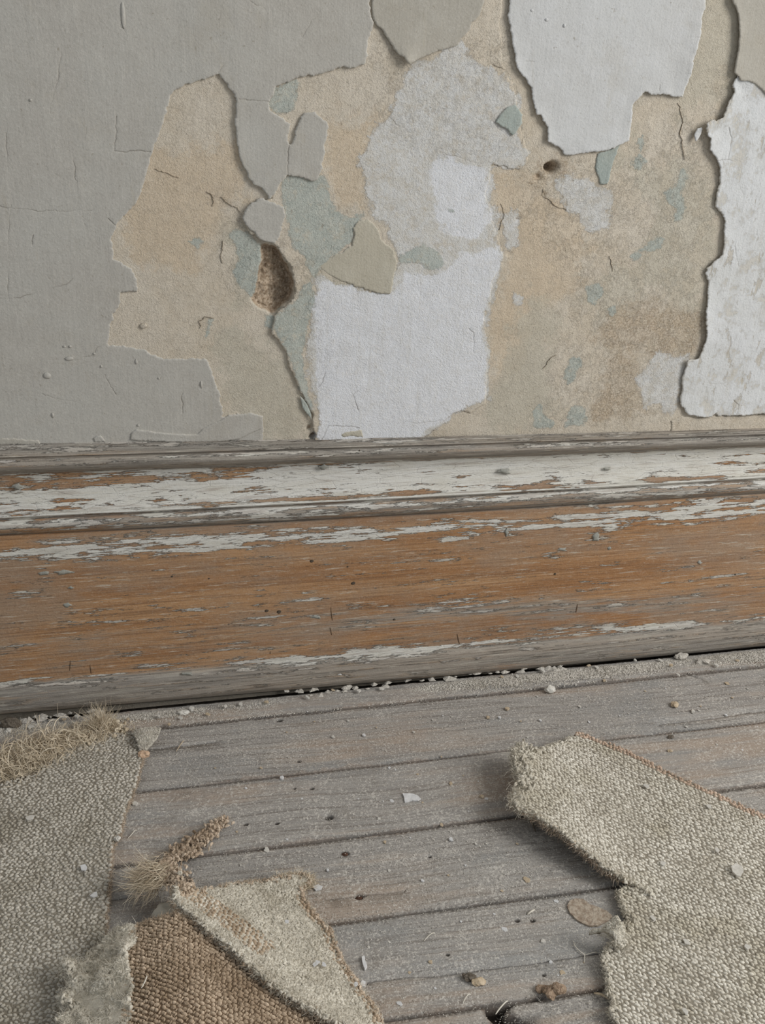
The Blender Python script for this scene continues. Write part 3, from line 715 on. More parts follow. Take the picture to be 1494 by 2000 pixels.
# more or less paint left, by place (centre, half size, amount)
WEAR = [(890,1183,80,14,.42),(60,1165,100,10,.30),(150,1095,150,8,.20),(290,1155,70,8,.22),(600,1130,60,10,.12),(60,940,120,16,-.34),(250,935,120,12,-.2),(1250,900,300,20,.18),(800,915,350,18,.2),(430,985,40,6,-.2),(1000,1010,200,10,-.2),(650,1290,160,9,.34),(900,1262,260,8,.22),(1250,1225,160,7,.22),(60,1060,90,10,-.2),(350,1060,120,14,.12),(1350,985,200,12,.15),(600,1165,40,8,.25),(700,860,80,8,.12),(330,880,120,8,-.15),(150,890,150,8,-.12),(930,880,80,8,-.2),(680,1215,60,10,.12),(30,1230,60,8,.18),(1150,1190,200,20,.05),(500,1220,200,14,.06)]
GREYWEAR = [(1300,1090,220,40,.16),(1150,1060,200,16,.12),(60,1160,120,18,.25),(700,1210,200,20,.22),(950,1190,220,22,.25),(1250,1180,250,20,.22),(150,1250,200,20,.15),(1400,1000,300,40,-.1),(350,1160,200,40,-.05),(80,935,100,14,-.5),(300,935,120,12,-.35),(700,1020,160,14,-.3),(1100,1000,250,8,-.2),(100,1040,120,10,-.3),(1000,1300,120,10,-.45),(300,1335,60,8,-.3)]
skirt = empty('baseboard_back'); tag(skirt, 'tall moulded wooden skirting board with worn pale paint over orange-brown wood', 'baseboard', kind='structure')
MOULDING = skirting_part('moulding', PROF, skirt, 4)
BOARDO = skirting_part('board', PROF2, skirt, 5)
def sk_piece(x, y): return MOULDING if y < yfit(1046, 1008.5, 963.5, x) else BOARDO

def skpoint(px, py, depth=0.0225):
    d = ray(px, py); t = (-depth - CAMP[1]) / d[1]; return CAMP + d * t

# paint chips, plugs and knocks on the skirting
M_CHIPGREY = mat_paint('chip_grey', rgb(150, 150, 142), rgb(142, 142, 134), rgb(160, 158, 150), 0.2, 0.5)
def plate(name, P, depth, th, mat, parent, seed, amp=0.0006):
    q = np.array([skpoint(x, y, depth) for x, y in P])[:, [0, 2]]
    out = roughen(densify(smooth_closed(q), 0.0012), amp, 0.006, seed)
    v, f = triangulate(out, grid_inside(out, 0.003, 0.001))
    d = polydist(v, out)
    h = depth + th * (0.4 + 0.6 * np.clip(d / 0.0012, 0, 1)) + 0.0004 * fbm(v[:, 0] * 80, v[:, 1] * 80, seed, 2)
    V = np.stack([v[:, 0], -h, v[:, 1]], 1); Vb = np.stack([v[:, 0], np.full(len(v), -depth + 0.001), v[:, 1]], 1)
    VV, FF = close_shell(V, f, Vb, False)
    return mesh_obj(name, VV, FF, mat, parent, {'edge': np.tile(np.exp(-d / 0.0006), 2) * 0.6, 'crack': np.zeros(2 * len(v))})
CH = lambda cx, cy, rx, ry, n=9, s=0: [(cx + rx * math.cos(a) * (0.75 + 0.4 * math.sin(3.7 * a + s)), cy + ry * math.sin(a) * (0.8 + 0.3 * math.cos(2.3 * a + s))) for a in [2 * math.pi * i / n for i in range(n)]]
for i, (cx, cy, rx, ry, mt) in enumerate([(84,1120,14,5,0),(124,1118,22,5,0),(132,1182,10,5,0),(139,1148,8,3,0),(618,1205,14,4,0),(1098,1073,13,5,0),(1163,1050,9,11,0),(1190,1071,4,4,0),(990,1040,4,9,0),(1367,1098,6,4,0),(420,985,16,4,1),(985,920,18,7,0),(1185,916,10,4,0),(348,902,13,5,2),(632,913,12,6,0),(35,950,15,6,0),(770,1281,9,3,2),(1000,1263,7,3,2),(364,1316,16,4,0),(663,1318,5,3,3),(888,956,5,4,4)]):
    dep = {True: 0.0222, False: 0.0225}[cy > 1050]
    if cy < 960 and cy > 905: dep = 0.0145
    if abs(cy - 985) < 8: dep = 0.019
    if cy < 905: dep = 0.0255
    if cy > 1300: dep = 0.0265
    plate('paint_flake', CH(cx, cy, rx, ry, 9, i), dep, 0.0009, [M_CHIPGREY, M_CHIPGREY, M_CREAM, M_WHITE, M_CHIPGREY][mt], sk_piece(cx, cy), 300 + i)

def mat_plain(name, a, b, sc=200, rough=0.9, bump=0.4, dist=0.001):
    t = NT(name); n = t.noise(sc, 4, 0.6)
    c = t.mix(t.step(n, 0.35, 0.65), a, b); t.bump(n, bump, dist)
    return t.done(c, rough, 0.15)
M_DARKKNOT = mat_plain('dark_filler', rgb(62, 54, 46), rgb(92, 82, 70))
M_GOUGE = mat_plain('gouge_dirt', rgb(92, 74, 58), rgb(116, 94, 74))
for i, (cx, cy, r) in enumerate([(609,1096,4.5),(690,1139,4.5),(679,1107,2),(1084,1121,3),(1436,1122,2.5),(336,1126,2.5),(408,1130,2),(545,1195,5),(521,1193,4),(770,1210,3)]):
    c = skpoint(cx, cy, 0.0222); blob('nail_plug', c, (r * PXM, 0.0008, r * PXM * 0.8), M_DARKKNOT, BOARDO, 400 + i, 0.7, rough=0.25)
for i, (a, b) in enumerate([((646,1186),(649,1212)),((645,1226),(648,1240)),((1128,1180),(1125,1196)),((893,1238),(898,1262)),((528,1272),(527,1282)),((138,1290),(136,1310)),((176,1298),(178,1316))]):
    plate('gouge', [(a[0]-1,a[1]),(a[0]+.7,a[1]),(b[0]+1,b[1]),(b[0]-.7,b[1])], 0.0222, 0.0003, M_GOUGE, BOARDO, 420 + i, 0.0002)
# knot hole in the nose of the moulding
c = skpoint(702, 886, 0.0255); blob('nail_hole', c, (3.2 * PXM, 0.0012, 8 * PXM), M_DARKKNOT, MOULDING, 440, 0.8)

# ------------------------------------------------------------------ floor
def mat_floor():
    t = NT('floorboard')
    off = t.n.new('ShaderNodeCombineXYZ'); r = t.rnd()
    t.link(t.mul(r, 37.0), off.inputs[0]); t.link(t.mul(r, 11.0), off.inputs[1]); t.link(t.mul(r, 5.0), off.inputs[2])
    v = t.n.new('ShaderNodeVectorMath'); t.l.new(t.co, v.inputs[0]); t.l.new(off.outputs[0], v.inputs[1]); co = v.outputs[0]
    rot = t.n.new('ShaderNodeMapping'); t.l.new(co, rot.inputs['Vector']); rot.inputs['Rotation'].default_value = (0, 0, math.radians(1.0)); co = rot.outputs[0]
    warp = t.noise(2.2, 2, 0.5, co)
    wv = t.n.new('ShaderNodeVectorMath'); wv.operation = 'ADD'; cb = t.n.new('ShaderNodeCombineXYZ'); t.link(t.mul(t.add(warp, -0.5), 0.05), cb.inputs[1])
    t.l.new(co, wv.inputs[0]); t.l.new(cb.outputs[0], wv.inputs[1]); co2 = wv.outputs[0]
    st = lambda sx, sy, det, rough: t.noise(1, det, rough, t.scale(co2, (sx, sy, 1)))
    grain = st(9, 300, 6, 0.7); ring = st(2.2, 70, 6, 0.7); big = t.noise(7, 5, 0.6, t.scale(co, (0.5, 1.6, 1))); blot = t.noise(22, 5, 0.65, co)
    fine = t.noise(600, 3, 0.6, co)
    c = t.mix(t.step(ring, 0.3, 0.7), rgb(153, 149, 144), rgb(167, 163, 157))
    c = t.mix(t.mul(t.step(grain, 0.49, 0.64), 0.62), c, rgb(112, 104, 96))
    c = t.mix(t.mul(t.step(grain, 0.46, 0.30), 0.45), c, rgb(186, 178, 167))
    warm = t.step(t.add(t.mul(big, 0.6), t.mul(ring, 0.4)), 0.48, 0.62)
    c = t.mix(t.mul(warm, 0.6), c, rgb(170, 150, 131))
    cool = t.step(t.noise(10, 6, 0.68, t.scale(co, (0.6, 1.5, 1))), 0.52, 0.66)
    c = t.mix(t.mul(cool, 0.45), c, rgb(142, 143, 142))
    dirt = t.step(t.noise(26, 8, 0.74, co), 0.54, 0.68)
    c = t.mix(t.mul(dirt, 0.40), c, rgb(116, 108, 98))
    c = t.mix(t.mul(t.step(fine, 0.53, 0.70), 0.30), c, rgb(204, 198, 188))
    c = t.mix(t.mul(t.step(fine, 0.46, 0.30), 0.35), c, rgb(100, 93, 85))
    dust = t.step(t.add(t.noise(300, 5, 0.78, co), t.mul(blot, 0.25)), 0.655, 0.74)
    c = t.mix(t.mul(dust, 0.7), c, rgb(208, 203, 194))
    worn = t.step(t.add(t.attr('edge'), t.mul(t.add(t.noise(18, 6, 0.7, co), -0.5), 3.5)), 0.75, 1.1)
    c = t.mix(t.mul(worn, 0.28), c, rgb(166, 140, 118))
    c = t.mix(t.mul(t.attr('crack'), 0.9), c, rgb(52, 44, 38))
    t.bump(t.add(grain, t.mul(ring, 0.8)), 0.7, 0.0014)
    t.bump(fine, 0.6, 0.0010)
    return t.done(c, 0.8, 0.25)
M_FLOOR = mat_floor()
M_SUB = mat_plain('subfloor_dirt', rgb(34, 30, 26), rgb(54, 48, 42))

floor = empty('floor'); tag(floor, 'worn grey wooden floorboards running along the skirting, strewn with grit', 'floor', kind='structure')
JP = [[(331,1418),(744,1379),(1494,1300)], [(276,1546),(744,1494.5),(1494,1409.6)], [(219,1694),(744,1627.5),(1487,1534.6)], [(640,1806),(744,1792),(1226,1729.4)], [(744,1994),(960,1964),(1181,1931.7)]]
def jline(P):
    q = onfloor(P); a = np.polyfit(q[:, 0], q[:, 1], 1); return a
JL = [jline(P) for P in JP]
# beyond the picture the boards go on at the same width, turning parallel to the last joint
wdt = (np.polyval(JL[3], 0) - np.polyval(JL[4], 0))
for k in range(1, 9): JL.append(np.array([JL[4][0], JL[4][1] - wdt * k]))
edges = [np.array([0.0, -0.0245])] + JL
X0, X1 = -1.5, 2.2
HOLES = [(642,1597,7,.006,0),(674,1667,7,.0015,1),(702,1751,7,.003,1),(545,1406,6,.004,0),(1125,1440,0,0,0),(575,1541,3,.002,0),(609,1541,4,.002,0),(541,1609,4,.002,0),(480,1611,4,.002,0),(839,1673,3,.003,0),(584,1486,4,.002,0),(874,1866,3,.002,0),(1010,1799,4,.002,0),(1040,1799,4,.002,0),(1062,1905,3,.002,0)]
BUTT = [(300,1436),(385,1411),(854,1377),(1330,1320)]
PLANKS = []
def plank(e0, e1, idx):
    """board between joint e1 (near) and e0 (far)"""
    xs = np.arange(X0, X1 + 0.001, 0.004)
    g = 0.0009 + 0.0008 * (0.5 + 0.5 * fbm(xs * 5, xs * 0 + idx, 5, 3)) ; g2 = 0.0008 + 0.0008 * (0.5 + 0.5 * fbm(xs * 5, xs * 0 + idx + 9, 6, 3))
    lo = np.polyval(e1, xs) + g + 0.0007 * fbm(xs * 40, xs * 0 + idx, 15, 3)
    hi = np.polyval(e0, xs) - g2 + 0.0007 * fbm(xs * 40, xs * 0 + idx + 3, 16, 3)
    lo_pts = np.stack([xs, lo], 1)
    if idx == 5:
        # broken-away corner by the gap
        brk = onfloor([(928,1972),(955,1978),(975,1992),(995,2000),(1015,2000),(1000,1985),(985,1972),(1000,1962)])
    hi_pts = np.stack([xs, hi], 1)[::-1]
    if idx == 5:
        bx0, bx1 = onfloor([(948, 1967)])[0][0], onfloor([(1000, 1960)])[0][0]
        left = hi_pts[hi_pts[:, 0] < bx0]; right = hi_pts[hi_pts[:, 0] > bx1]
        notch = onfloor([(985,1978),(1005,1985),(1030,1998),(1040,2015),(1010,2040),(985,2030),(968,2003),(950,1985)])
        hi_pts = np.vstack([right, notch, left])
    out = densify(np.vstack([lo_pts, hi_pts]), 0.0042)
    vis = (X0 + 0.02, X1 - 0.02)
    cols = np.concatenate([np.arange(X0 + 0.05, vis[0], 0.05), np.arange(vis[0], vis[1], 0.010), np.arange(vis[1], X1 - 0.03, 0.05)])
    rows = []
    for fr, in zip((0.022, 0.05, 0.12, 0.3, 0.5, 0.7, 0.88, 0.95, 0.978)):
        cc = cols if 0.1 < fr < 0.9 else np.arange(vis[0], vis[1], 0.006)
        yy = np.polyval(e1, cc) * (1 - fr) + np.polyval(e0, cc) * fr
        rows.append(np.stack([cc, yy], 1))
    pts = np.vstack(rows)
    dents = [(onfloor([(x, y)])[0], r * 0.00060, dp) for x, y, r, dp, _ in HOLES if r]
    dents = [d for d in dents if np.polyval(e1, d[0][0]) < d[0][1] < np.polyval(e0, d[0][0])]
    for c, r, dp in dents:
        for rr, nn in ((0, 1), (0.5, 8), (0.8, 12), (1.0, 14), (1.35, 14)):
            a = np.arange(nn) * 2 * math.pi / nn + rr
            pts = np.vstack([pts, c + rr * r * np.stack([np.cos(a) * 1.3, np.sin(a)], 1)])
    splits = [roughen(densify(onfloor(s), 0.003, False), 0.0012, 0.03, 31 + i, False) for i, s in enumerate(SPLITS)]
    for s in splits:
        k = (s[:, 1] > np.polyval(e1, s[:, 0]) + 0.003) & (s[:, 1] < np.polyval(e0, s[:, 0]) - 0.003)
        if k.any():
            q = s[k]; pts = np.vstack([pts, q, q + [0, 0.0010], q - [0, 0.0010]])
    pts = pts[inside(pts, out)]; pts = pts[polydist(pts, out) > 0.0007]
    v, f = triangulate(out, pts)
    d = polydist(v, out)
    fr = (v[:, 1] - np.polyval(e1, v[:, 0])) / (np.polyval(e0, v[:, 0]) - np.polyval(e1, v[:, 0]))
    h = -0.0012 * np.clip(1 - d / 0.0035, 0, 1) ** 2 + 0.0005 * fbm(v[:, 0] * 8, v[:, 1] * 60 + idx * 5, 91, 3) + (0.0006, -0.0004, 0.0008, 0, 0.0006, -0.0005, 0)[idx % 7]
    ck = np.zeros(len(v))
    for c, r, dp in dents:
        rr = np.hypot((v[:, 0] - c[0]) / 1.3, v[:, 1] - c[1]) / r
        k = np.clip((1.05 - rr) / 0.35, 0, 1); h = h - dp * k; ck = np.maximum(ck, k)
    for s in splits:
        k = np.clip(1 - linedist(v, s) / 0.0010, 0, 1); h = h - 0.0025 * k; ck = np.maximum(ck, k)
    V = np.stack([v[:, 0], v[:, 1], h], 1); Vb = V.copy(); Vb[:, 2] = -0.020
    VV, FF = close_shell(V, f, Vb, False)
    ed = np.exp(-d / 0.006); ck = np.maximum(ck, 0.6 * np.clip(1 - d / 0.0009, 0, 1))
    PLANKS.append((e0, e1)); return mesh_obj('plank', VV, FF, M_FLOOR, floor, {'edge': np.concatenate([ed, ed]), 'crack': np.concatenate([ck, ck * 0 + 1.0])})
SPLITS = [[(720,1919),(880,1904),(1030,1884),(1178,1863)],[(1290,1415),(1390,1404),(1494,1388)],[(640,1757),(700,1750),(790,1742)],[(230,1470),(300,1462),(420,1450)],[(215,1760),(300,1748)],[(1350,1318),(1370,1325)]]
PLANK_OBJ = [plank(edges[i], edges[i + 1], i) for i in range(10)]
def plank_at(c):
    for (e0, e1), o in zip(PLANKS, PLANK_OBJ):
        if np.polyval(e1, c[0]) < c[1] <= np.polyval(e0, c[0]): return o
    return floor
ys = np.polyval(edges[10], 0)
mesh_obj('subfloor', [(X0, ys - 0.05, -0.016), (X1, ys - 0.05, -0.016), (X1, 0.02, -0.016), (X0, 0.02, -0.016)], [(0, 1, 2, 3)], M_SUB, floor, {'edge': np.zeros(4), 'crack': np.zeros(4)})
# the strip against the wall sits a little lower, its lip shows below the skirting
M_RUST = mat_plain('rusty_iron', rgb(64, 46, 38), rgb(96, 70, 56), 700)
for i, (x, y, r, dp, nail) in enumerate(HOLES):
    if nail:
        c = onfloor([(x, y)])[0]; blob('nail_head', (c[0], c[1], -dp * 0.8), (r * 0.0005, r * 0.0004, 0.0012), M_RUST, plank_at(c), 500 + i, 0.6, 'floor', 0.3)

# ------------------------------------------------------------------ fibres, stitches
def fibres(name, base, direc, length, width, mat, parent, curl=0.5, seg=4, seed=0, droop=0.0, tint=None, kind='stuff', sides=2, loops=0.0):
    """base (N,3), direc (N,3) unit-ish; each fibre a thin curling strand"""
    r = np.random.default_rng(seed); n = len(base)
    L = np.broadcast_to(length, (n,)) * r.uniform(0.6, 1.3, n)
    d = direc / np.maximum(np.linalg.norm(direc, axis=1), 1e-9)[:, None]
    side = np.cross(d, r.normal(size=(n, 3))); side /= np.maximum(np.linalg.norm(side, axis=1), 1e-9)[:, None]
    bend = side * (curl * r.uniform(-1, 1, n))[:, None]
    side2 = np.cross(d, side); bend2 = side2 * (curl * r.uniform(-1, 1, n))[:, None]
    pts = []; om = r.uniform(4, 11, n)
    for k in range(seg + 1):
        t = k / seg
        q = base + d * (L * t)[:, None] + bend * (L * t * t)[:, None] + bend2 * (L * 0.35 * math.sin(t * 5.0))[:, None]
        if loops:
            ph = t * om; q = q + (side * (np.sin(ph))[:, None] + side2 * (1 - np.cos(ph))[:, None]) * (L * loops / om)[:, None]
        q[:, 2] -= droop * L * t * t
        pts.append(q)
    pts = np.array(pts)                                   # (seg+1, n, 3)
    tan = np.gradient(pts, axis=0); tan /= np.maximum(np.linalg.norm(tan, axis=2), 1e-9)[..., None]
    s1 = np.cross(tan, side2[None]); s1 /= np.maximum(np.linalg.norm(s1, axis=2), 1e-9)[..., None]; s2 = np.cross(tan, s1)
    w = np.broadcast_to(width, (n,)) * r.uniform(0.7, 1.3, n)
    rings = []; angs = (0, math.pi) if sides == 2 else (0, 2.094, 4.189)
    for k in range(seg + 1):
        ww = w * (1 - 0.75 * k / seg)
        for a in angs:
            rings.append(pts[k] + s1[k] * (ww * math.cos(a))[:, None] + s2[k] * (ww * math.sin(a))[:, None])
    S_ = sides; R = np.array(rings).reshape(seg + 1, S_, n, 3).transpose(2, 0, 1, 3).reshape(n * (seg + 1) * S_, 3)
    R[:, 2] = np.maximum(R[:, 2], 0.0004)
    fl = []
    for k in range(seg):
        for a in range(1 if S_ == 2 else 3):
            i0 = k * S_ + a; i1 = k * S_ + (a + 1) % S_
            fl.append((i0, i1, i1 + S_, i0 + S_))
    fl = np.array(fl)
    F4 = (np.arange(n)[:, None, None] * (seg + 1) * S_ + fl[None]).reshape(-1, 4)
    tv = np.repeat(tint if tint is not None else r.uniform(0, 1, n), (seg + 1) * S_)
    o = mesh_obj(name, R, F4, mat, parent, {'tint': tv})
    if kind: o['kind'] = kind
    return o

def stitches(name, cen, nrm, ax, length, width, height, mat, parent, seed=0, tint=None, kind='stuff', sink=0.35):
    """woven loops: small domes, long along ax"""
    r = np.random.default_rng(seed); n = len(cen)
    nrm = nrm / np.linalg.norm(nrm, axis=1)[:, None]
    ax = ax - nrm * (ax * nrm).sum(1)[:, None]; ax /= np.maximum(np.linalg.norm(ax, axis=1), 1e-9)[:, None]
    bx = np.cross(nrm, ax)
    L = np.broadcast_to(length, (n,)) * r.uniform(0.8, 1.2, n); Wd = np.broadcast_to(width, (n,)) * r.uniform(0.8, 1.2, n); H = np.broadcast_to(height, (n,)) * r.uniform(0.65, 1.3, n)
    ring0 = [(math.cos(a), math.sin(a), -sink) for a in np.arange(6) * math.pi / 3]
    ring1 = [(0.72 * math.cos(a), 0.72 * math.sin(a), 0.62) for a in np.arange(6) * math.pi / 3]
    T = np.array(ring0 + ring1 + [(0, 0, 1.0)])
    T = T[None] * (1 + r.normal(0, 0.16, (n, 13, 3)))
    V = cen[:, None] + ax[:, None] * (T[:, :, 0] * L[:, None] / 2)[..., None] + bx[:, None] * (T[:, :, 1] * Wd[:, None] / 2)[..., None] + nrm[:, None] * (T[:, :, 2] * H[:, None])[..., None]
    fl = []
    for i in range(6):
        j = (i + 1) % 6
        fl += [(i, j, 6 + j), (i, 6 + j, 6 + i), (6 + i, 6 + j, 12)]
    FF = (np.arange(n)[:, None, None] * 13 + np.array(fl)[None]).reshape(-1, 3)
    tv = np.repeat(tint if tint is not None else r.uniform(0, 1, n), 13)
    o = mesh_obj(name, V.reshape(-1, 3), FF, mat, parent, {'tint': tv})
    if kind: o['kind'] = kind
    return o

def mat_fibre(name, a, b, dark, rough=0.95):
    t = NT(name)
    tn = t.attr('tint'); big = t.noise(14, 4, 0.6); fine = t.noise(700, 3, 0.6)
    c = t.mix(tn, a, b)
    c = t.mix(t.mul(t.step(big, 0.46, 0.66), 0.5), c, dark)
    c = t.mix(t.mul(t.step(fine, 0.55, 0.7), 0.25), c, dark)
    t.bump(fine, 0.5, 0.0007)
    return t.done(c, rough, 0.1)
M_CARPET = mat_fibre('carpet_weave', rgb(198, 191, 177), rgb(230, 225, 213), rgb(184, 175, 152))
M_CARPET_L = mat_fibre('carpet_weave_dusky', rgb(176, 170, 158), rgb(209, 203, 191), rgb(154, 146, 128))
M_BACK = mat_fibre('carpet_ground', rgb(134, 127, 114), rgb(150, 143, 130), rgb(114, 106, 92))
M_BURLAP = mat_fibre('burlap_weave', rgb(162, 143, 121), rgb(210, 190, 166), rgb(138, 116, 92))
M_BURBACK = mat_fibre('burlap_ground', rgb(98, 82, 66), rgb(114, 96, 78), rgb(84, 70, 55))
M_FLUFF = mat_fibre('carpet_fluff', rgb(188, 181, 166), rgb(228, 222, 208), rgb(170, 160, 140))
M_STRAW = mat_fibre('jute_fibre', rgb(192, 176, 150), rgb(232, 220, 198), rgb(166, 148, 120))
M_PINK = mat_fibre('jute_edge', rgb(180, 160, 138), rgb(220, 203, 182), rgb(152, 132, 110))
M_BIND = mat_fibre('jute_binding', rgb(190, 166, 146), rgb(226, 204, 184), rgb(162, 138, 116))

class Cloth:
    """a limp sheet on the floor: outline of picture points with heights in mm (of its upper face)"""
    def __init__(s, P, inner=(), thick=0.007, rough=(0.0016, 0.012), seed=1, grid=0.006, smooth=True):
        P = np.array(P, float); s.thick = thick
        xy = onfloor(P[:, :2], P[:, 2] / 1000)
        cp = [np.c_[xy, P[:, 2] / 1000]]
        if len(inner):
            I = np.array(inner, float); cp.append(np.c_[onfloor(I[:, :2], I[:, 2] / 1000), I[:, 2] / 1000])
        C = np.vstack(cp)
        D = np.hypot(C[:, None, 0] - C[None, :, 0], C[:, None, 1] - C[None, :, 1])
        A = np.zeros((len(C) + 3, len(C) + 3)); A[:len(C), :len(C)] = D - 0.004 * np.eye(len(C)); A[:len(C), -3] = 1; A[:len(C), -2:] = C[:, :2]; A[-3:, :len(C)] = A[:len(C), -3:].T
        s.w = np.linalg.solve(A, np.r_[C[:, 2], 0, 0, 0]); s.C = C
        s.coarse = xy
        s.out = roughen(densify(xy, 0.0016), rough[0], rough[1], seed)
        s.lo = 0.001
    def h(s, p):
        D = np.hypot(p[:, None, 0] - s.C[None, :, 0], p[:, None, 1] - s.C[None, :, 1])
        n = len(s.C)
        return np.maximum(D @ s.w[:n] + s.w[n] + p @ s.w[n + 1:], s.lo + s.thick * 0.6)
    def n(s, p):
        e = 0.002
        gx = (s.h(p + [e, 0]) - s.h(p - [e, 0])) / (2 * e); gy = (s.h(p + [0, e]) - s.h(p - [0, e])) / (2 * e)
        v = np.stack([-gx, -gy, np.ones(len(p))], 1); return v / np.linalg.norm(v, axis=1)[:, None]
    def on(s, p, up=0.0):
        return np.c_[p, s.h(p)] + s.n(p) * up
    def body(s, name, mat, parent, grid=0.007):
        v, f = triangulate(s.out, grid_inside(s.out, grid, 0.0015))
        d = polydist(v, s.out)
        h = s.h(v)
        top = np.c_[v, h - 0.0012 * np.clip(1 - d / 0.003, 0, 1)]; bot = np.c_[v, np.maximum(h - s.thick, 0.0003)]
        VV, FF = close_shell(top, f, bot, True)
        return mesh_obj(name, VV, FF, mat, parent, {'tint': vnoise(VV[:, 0] * 90, VV[:, 1] * 90, 4)})
    def lattice(s, ang, du, dv, jit=0.2, margin=0.0):
        ca, sa = math.cos(ang), math.sin(ang)
        R = np.array([[ca, sa], [-sa, ca]])
        q = s.out @ R.T; lo, hi = q.min(0), q.max(0)
        gu, gv = np.meshgrid(np.arange(lo[0], hi[0], du), np.arange(lo[1], hi[1], dv)); iu, iv = np.meshgrid(np.arange(gu.shape[1]), np.arange(gu.shape[0]))
        q = np.stack([gu.ravel(), gv.ravel()], 1); idx = np.stack([iu.ravel(), iv.ravel()], 1)
        q[:, 0] += np.where(idx[:, 1] % 2, du / 2, 0)
        q += rng.uniform(-jit, jit, q.shape) * [du, dv]
        # the weave wanders a little
        q += 0.004 * np.stack([fbm(q[:, 0] * 9, q[:, 1] * 9, 3, 2), fbm(q[:, 0] * 9 + 5, q[:, 1] * 9, 8, 2)], 1)
        p = q @ R
        k = inside(p, s.out)
        if margin: k[k] = polydist(p[k], s.out) > margin
        return p[k], idx[k], np.array([ca, sa, 0.0]), np.array([-sa, ca, 0.0])
    def scatter(s, n, seed=0):
        r = np.random.default_rng(seed); lo, hi = s.out.min(0), s.out.max(0)
        p = r.uniform(lo, hi, (n, 2)); return p[inside(p, s.out)]

def in_frame(p3, m=120):
    d = p3 - CAMP; z = d @ FW
    x = 747 + F * (d @ RT) / z; y = 1000 - F * (d @ UP) / z
    return (x > -m) & (x < 1494 + m) & (y > -m) & (y < 2000 + m)

def edge_fibres(cl, name, P0, n, length, mat, parent, seed, out_dir=0.8, up=0.5, width=0.00022, spread=0.003, curl=0.8, depth=0.0, seg=4, loops=0.0, flat=0.5):
    """fray along a stretch of edge given by picture points with heights"""
    r = np.random.default_rng(seed)
    P0 = np.array(P0, float); q = np.c_[onfloor(P0[:, :2], P0[:, 2] / 1000), P0[:, 2] / 1000]
    L = np.r_[0, np.cumsum(np.linalg.norm(np.diff(q, axis=0), axis=1))]
    t = r.uniform(0, L[-1], n)
    b = np.stack([np.interp(t, L, q[:, k]) for k in range(3)], 1)
    tan = np.stack([np.interp(t + 0.004, L, q[:, k]) - np.interp(t - 0.004, L, q[:, k]) for k in range(3)], 1)
    nrm = np.stack([-tan[:, 1], tan[:, 0], tan[:, 2] * 0], 1); nrm /= np.maximum(np.linalg.norm(nrm, axis=1), 1e-9)[:, None]
    cen = cl.coarse.mean(0) if cl is not None else q[:, :2].mean(0)
    if cl is not None:
        probe = b[:, :2] + nrm[:, :2] * 0.004
        nrm[inside(probe, cl.out)] *= -1
    b = b + r.normal(0, spread, (n, 3)) * [1, 1, 0.5]; b[:, 2] = np.maximum(b[:, 2] - r.uniform(0, 1, n) * depth, 0.001)
    d = nrm * out_dir + r.normal(0, 0.6, (n, 3)); d[:, 2] = np.abs(d[:, 2]) * flat + up - 0.4
    o = fibres(name, b, d, length, width, mat, parent, curl, seg, seed + 1, loops=loops)
    return o

def clumps(name, P, n, spread, size, mat, parent, seed):
    r = np.random.default_rng(seed); P = np.array(P, float)
    L = np.r_[0, np.cumsum(np.hypot(*np.diff(P[:, :2], axis=0).T))]; t = r.uniform(0, L[-1], n)
    px = np.stack([np.interp(t, L, P[:, k]) for k in range(3)], 1); px[:, :2] += r.normal(0, 1, (n, 2)) * np.interp(t, L, P[:, 3])[:, None]
    hh = np.maximum(px[:, 2] + r.normal(0, 2.0, n), 2) / 1000
    c = np.c_[onfloor(px[:, :2], hh), hh]
    nr = r.normal(0, 0.5, (n, 3)); nr[:, 2] = 1
    stitches(name, c, nr, r.normal(0, 1, (n, 3)), size * 1.15, size * 0.46, size * 0.34, mat, parent, seed + 1, sink=0.8)
    fibres(name, c.repeat(5, 0), r.normal(0, 0.7, (5 * n, 3)) + [0, 0, 0.35], size * 0.75, 0.00020, mat, parent, 1.2, 3, seed + 2)

def felt(cloth, name, n, size, mat, parent, seed, height=0.004, freq=70):
    """matted tufts all over a piece: small tangled lumps"""
    r = np.random.default_rng(seed); p = cloth.scatter(n, seed); p = p[in_frame(np.c_[p, cloth.h(p)], 60)]
    k = fbm(p[:, 0] * freq, p[:, 1] * freq, 3, 3); c = cloth.on(p, 0.0) + cloth.n(p) * (height * k)[:, None]
    nr = cloth.n(p) + r.normal(0, 0.5, (len(p), 3))
    return stitches(name, c, nr, r.normal(0, 1, (len(p), 3)), size, size * 0.55, size * 0.4, mat, parent, seed + 1, tint=np.clip(0.5 + 0.7 * k + r.normal(0, 0.22, len(p)), 0, 1), sink=0.7)

# ---- right-hand carpet
RC = [(1125,1428,9),(1160,1440,9),(1220,1463,9),(1300,1503,9),(1400,1549,9),(1494,1592,9),(1700,1690,9),(2200,1925,9),(2300,2250,9),(1260,2250,9),(1205,1992,10),(1193,1976,10),(1202,1960,10),(1190,1930,10),(1188,1900,11),(1180,1872,12),(1188,1850,12),(1213,1836,13),(1210,1818,13),
 (1222,1806,12),(1240,1798,11),(1222,1783,11),(1217,1760,10),(1207,1745,10),(1222,1735,9.5),(1245,1738,9),(1273,1746,9),(1243,1728,14),(1210,1709,18),(1180,1692,22),(1150,1664,26),(1120,1641,29),(1095,1619,31),(1070,1606,32),(1045,1588,33),(1020,1578,33),(1003,1566,33),(1004,1550,34),(1019,1535,34),(1014,1510,36),
 (1008,1490,37),(1004,1466,38),(1016,1456,37),(1030,1470,31),(1050,1468,24),(1080,1455,17),(1105,1450,12),(1117,1440,10)]
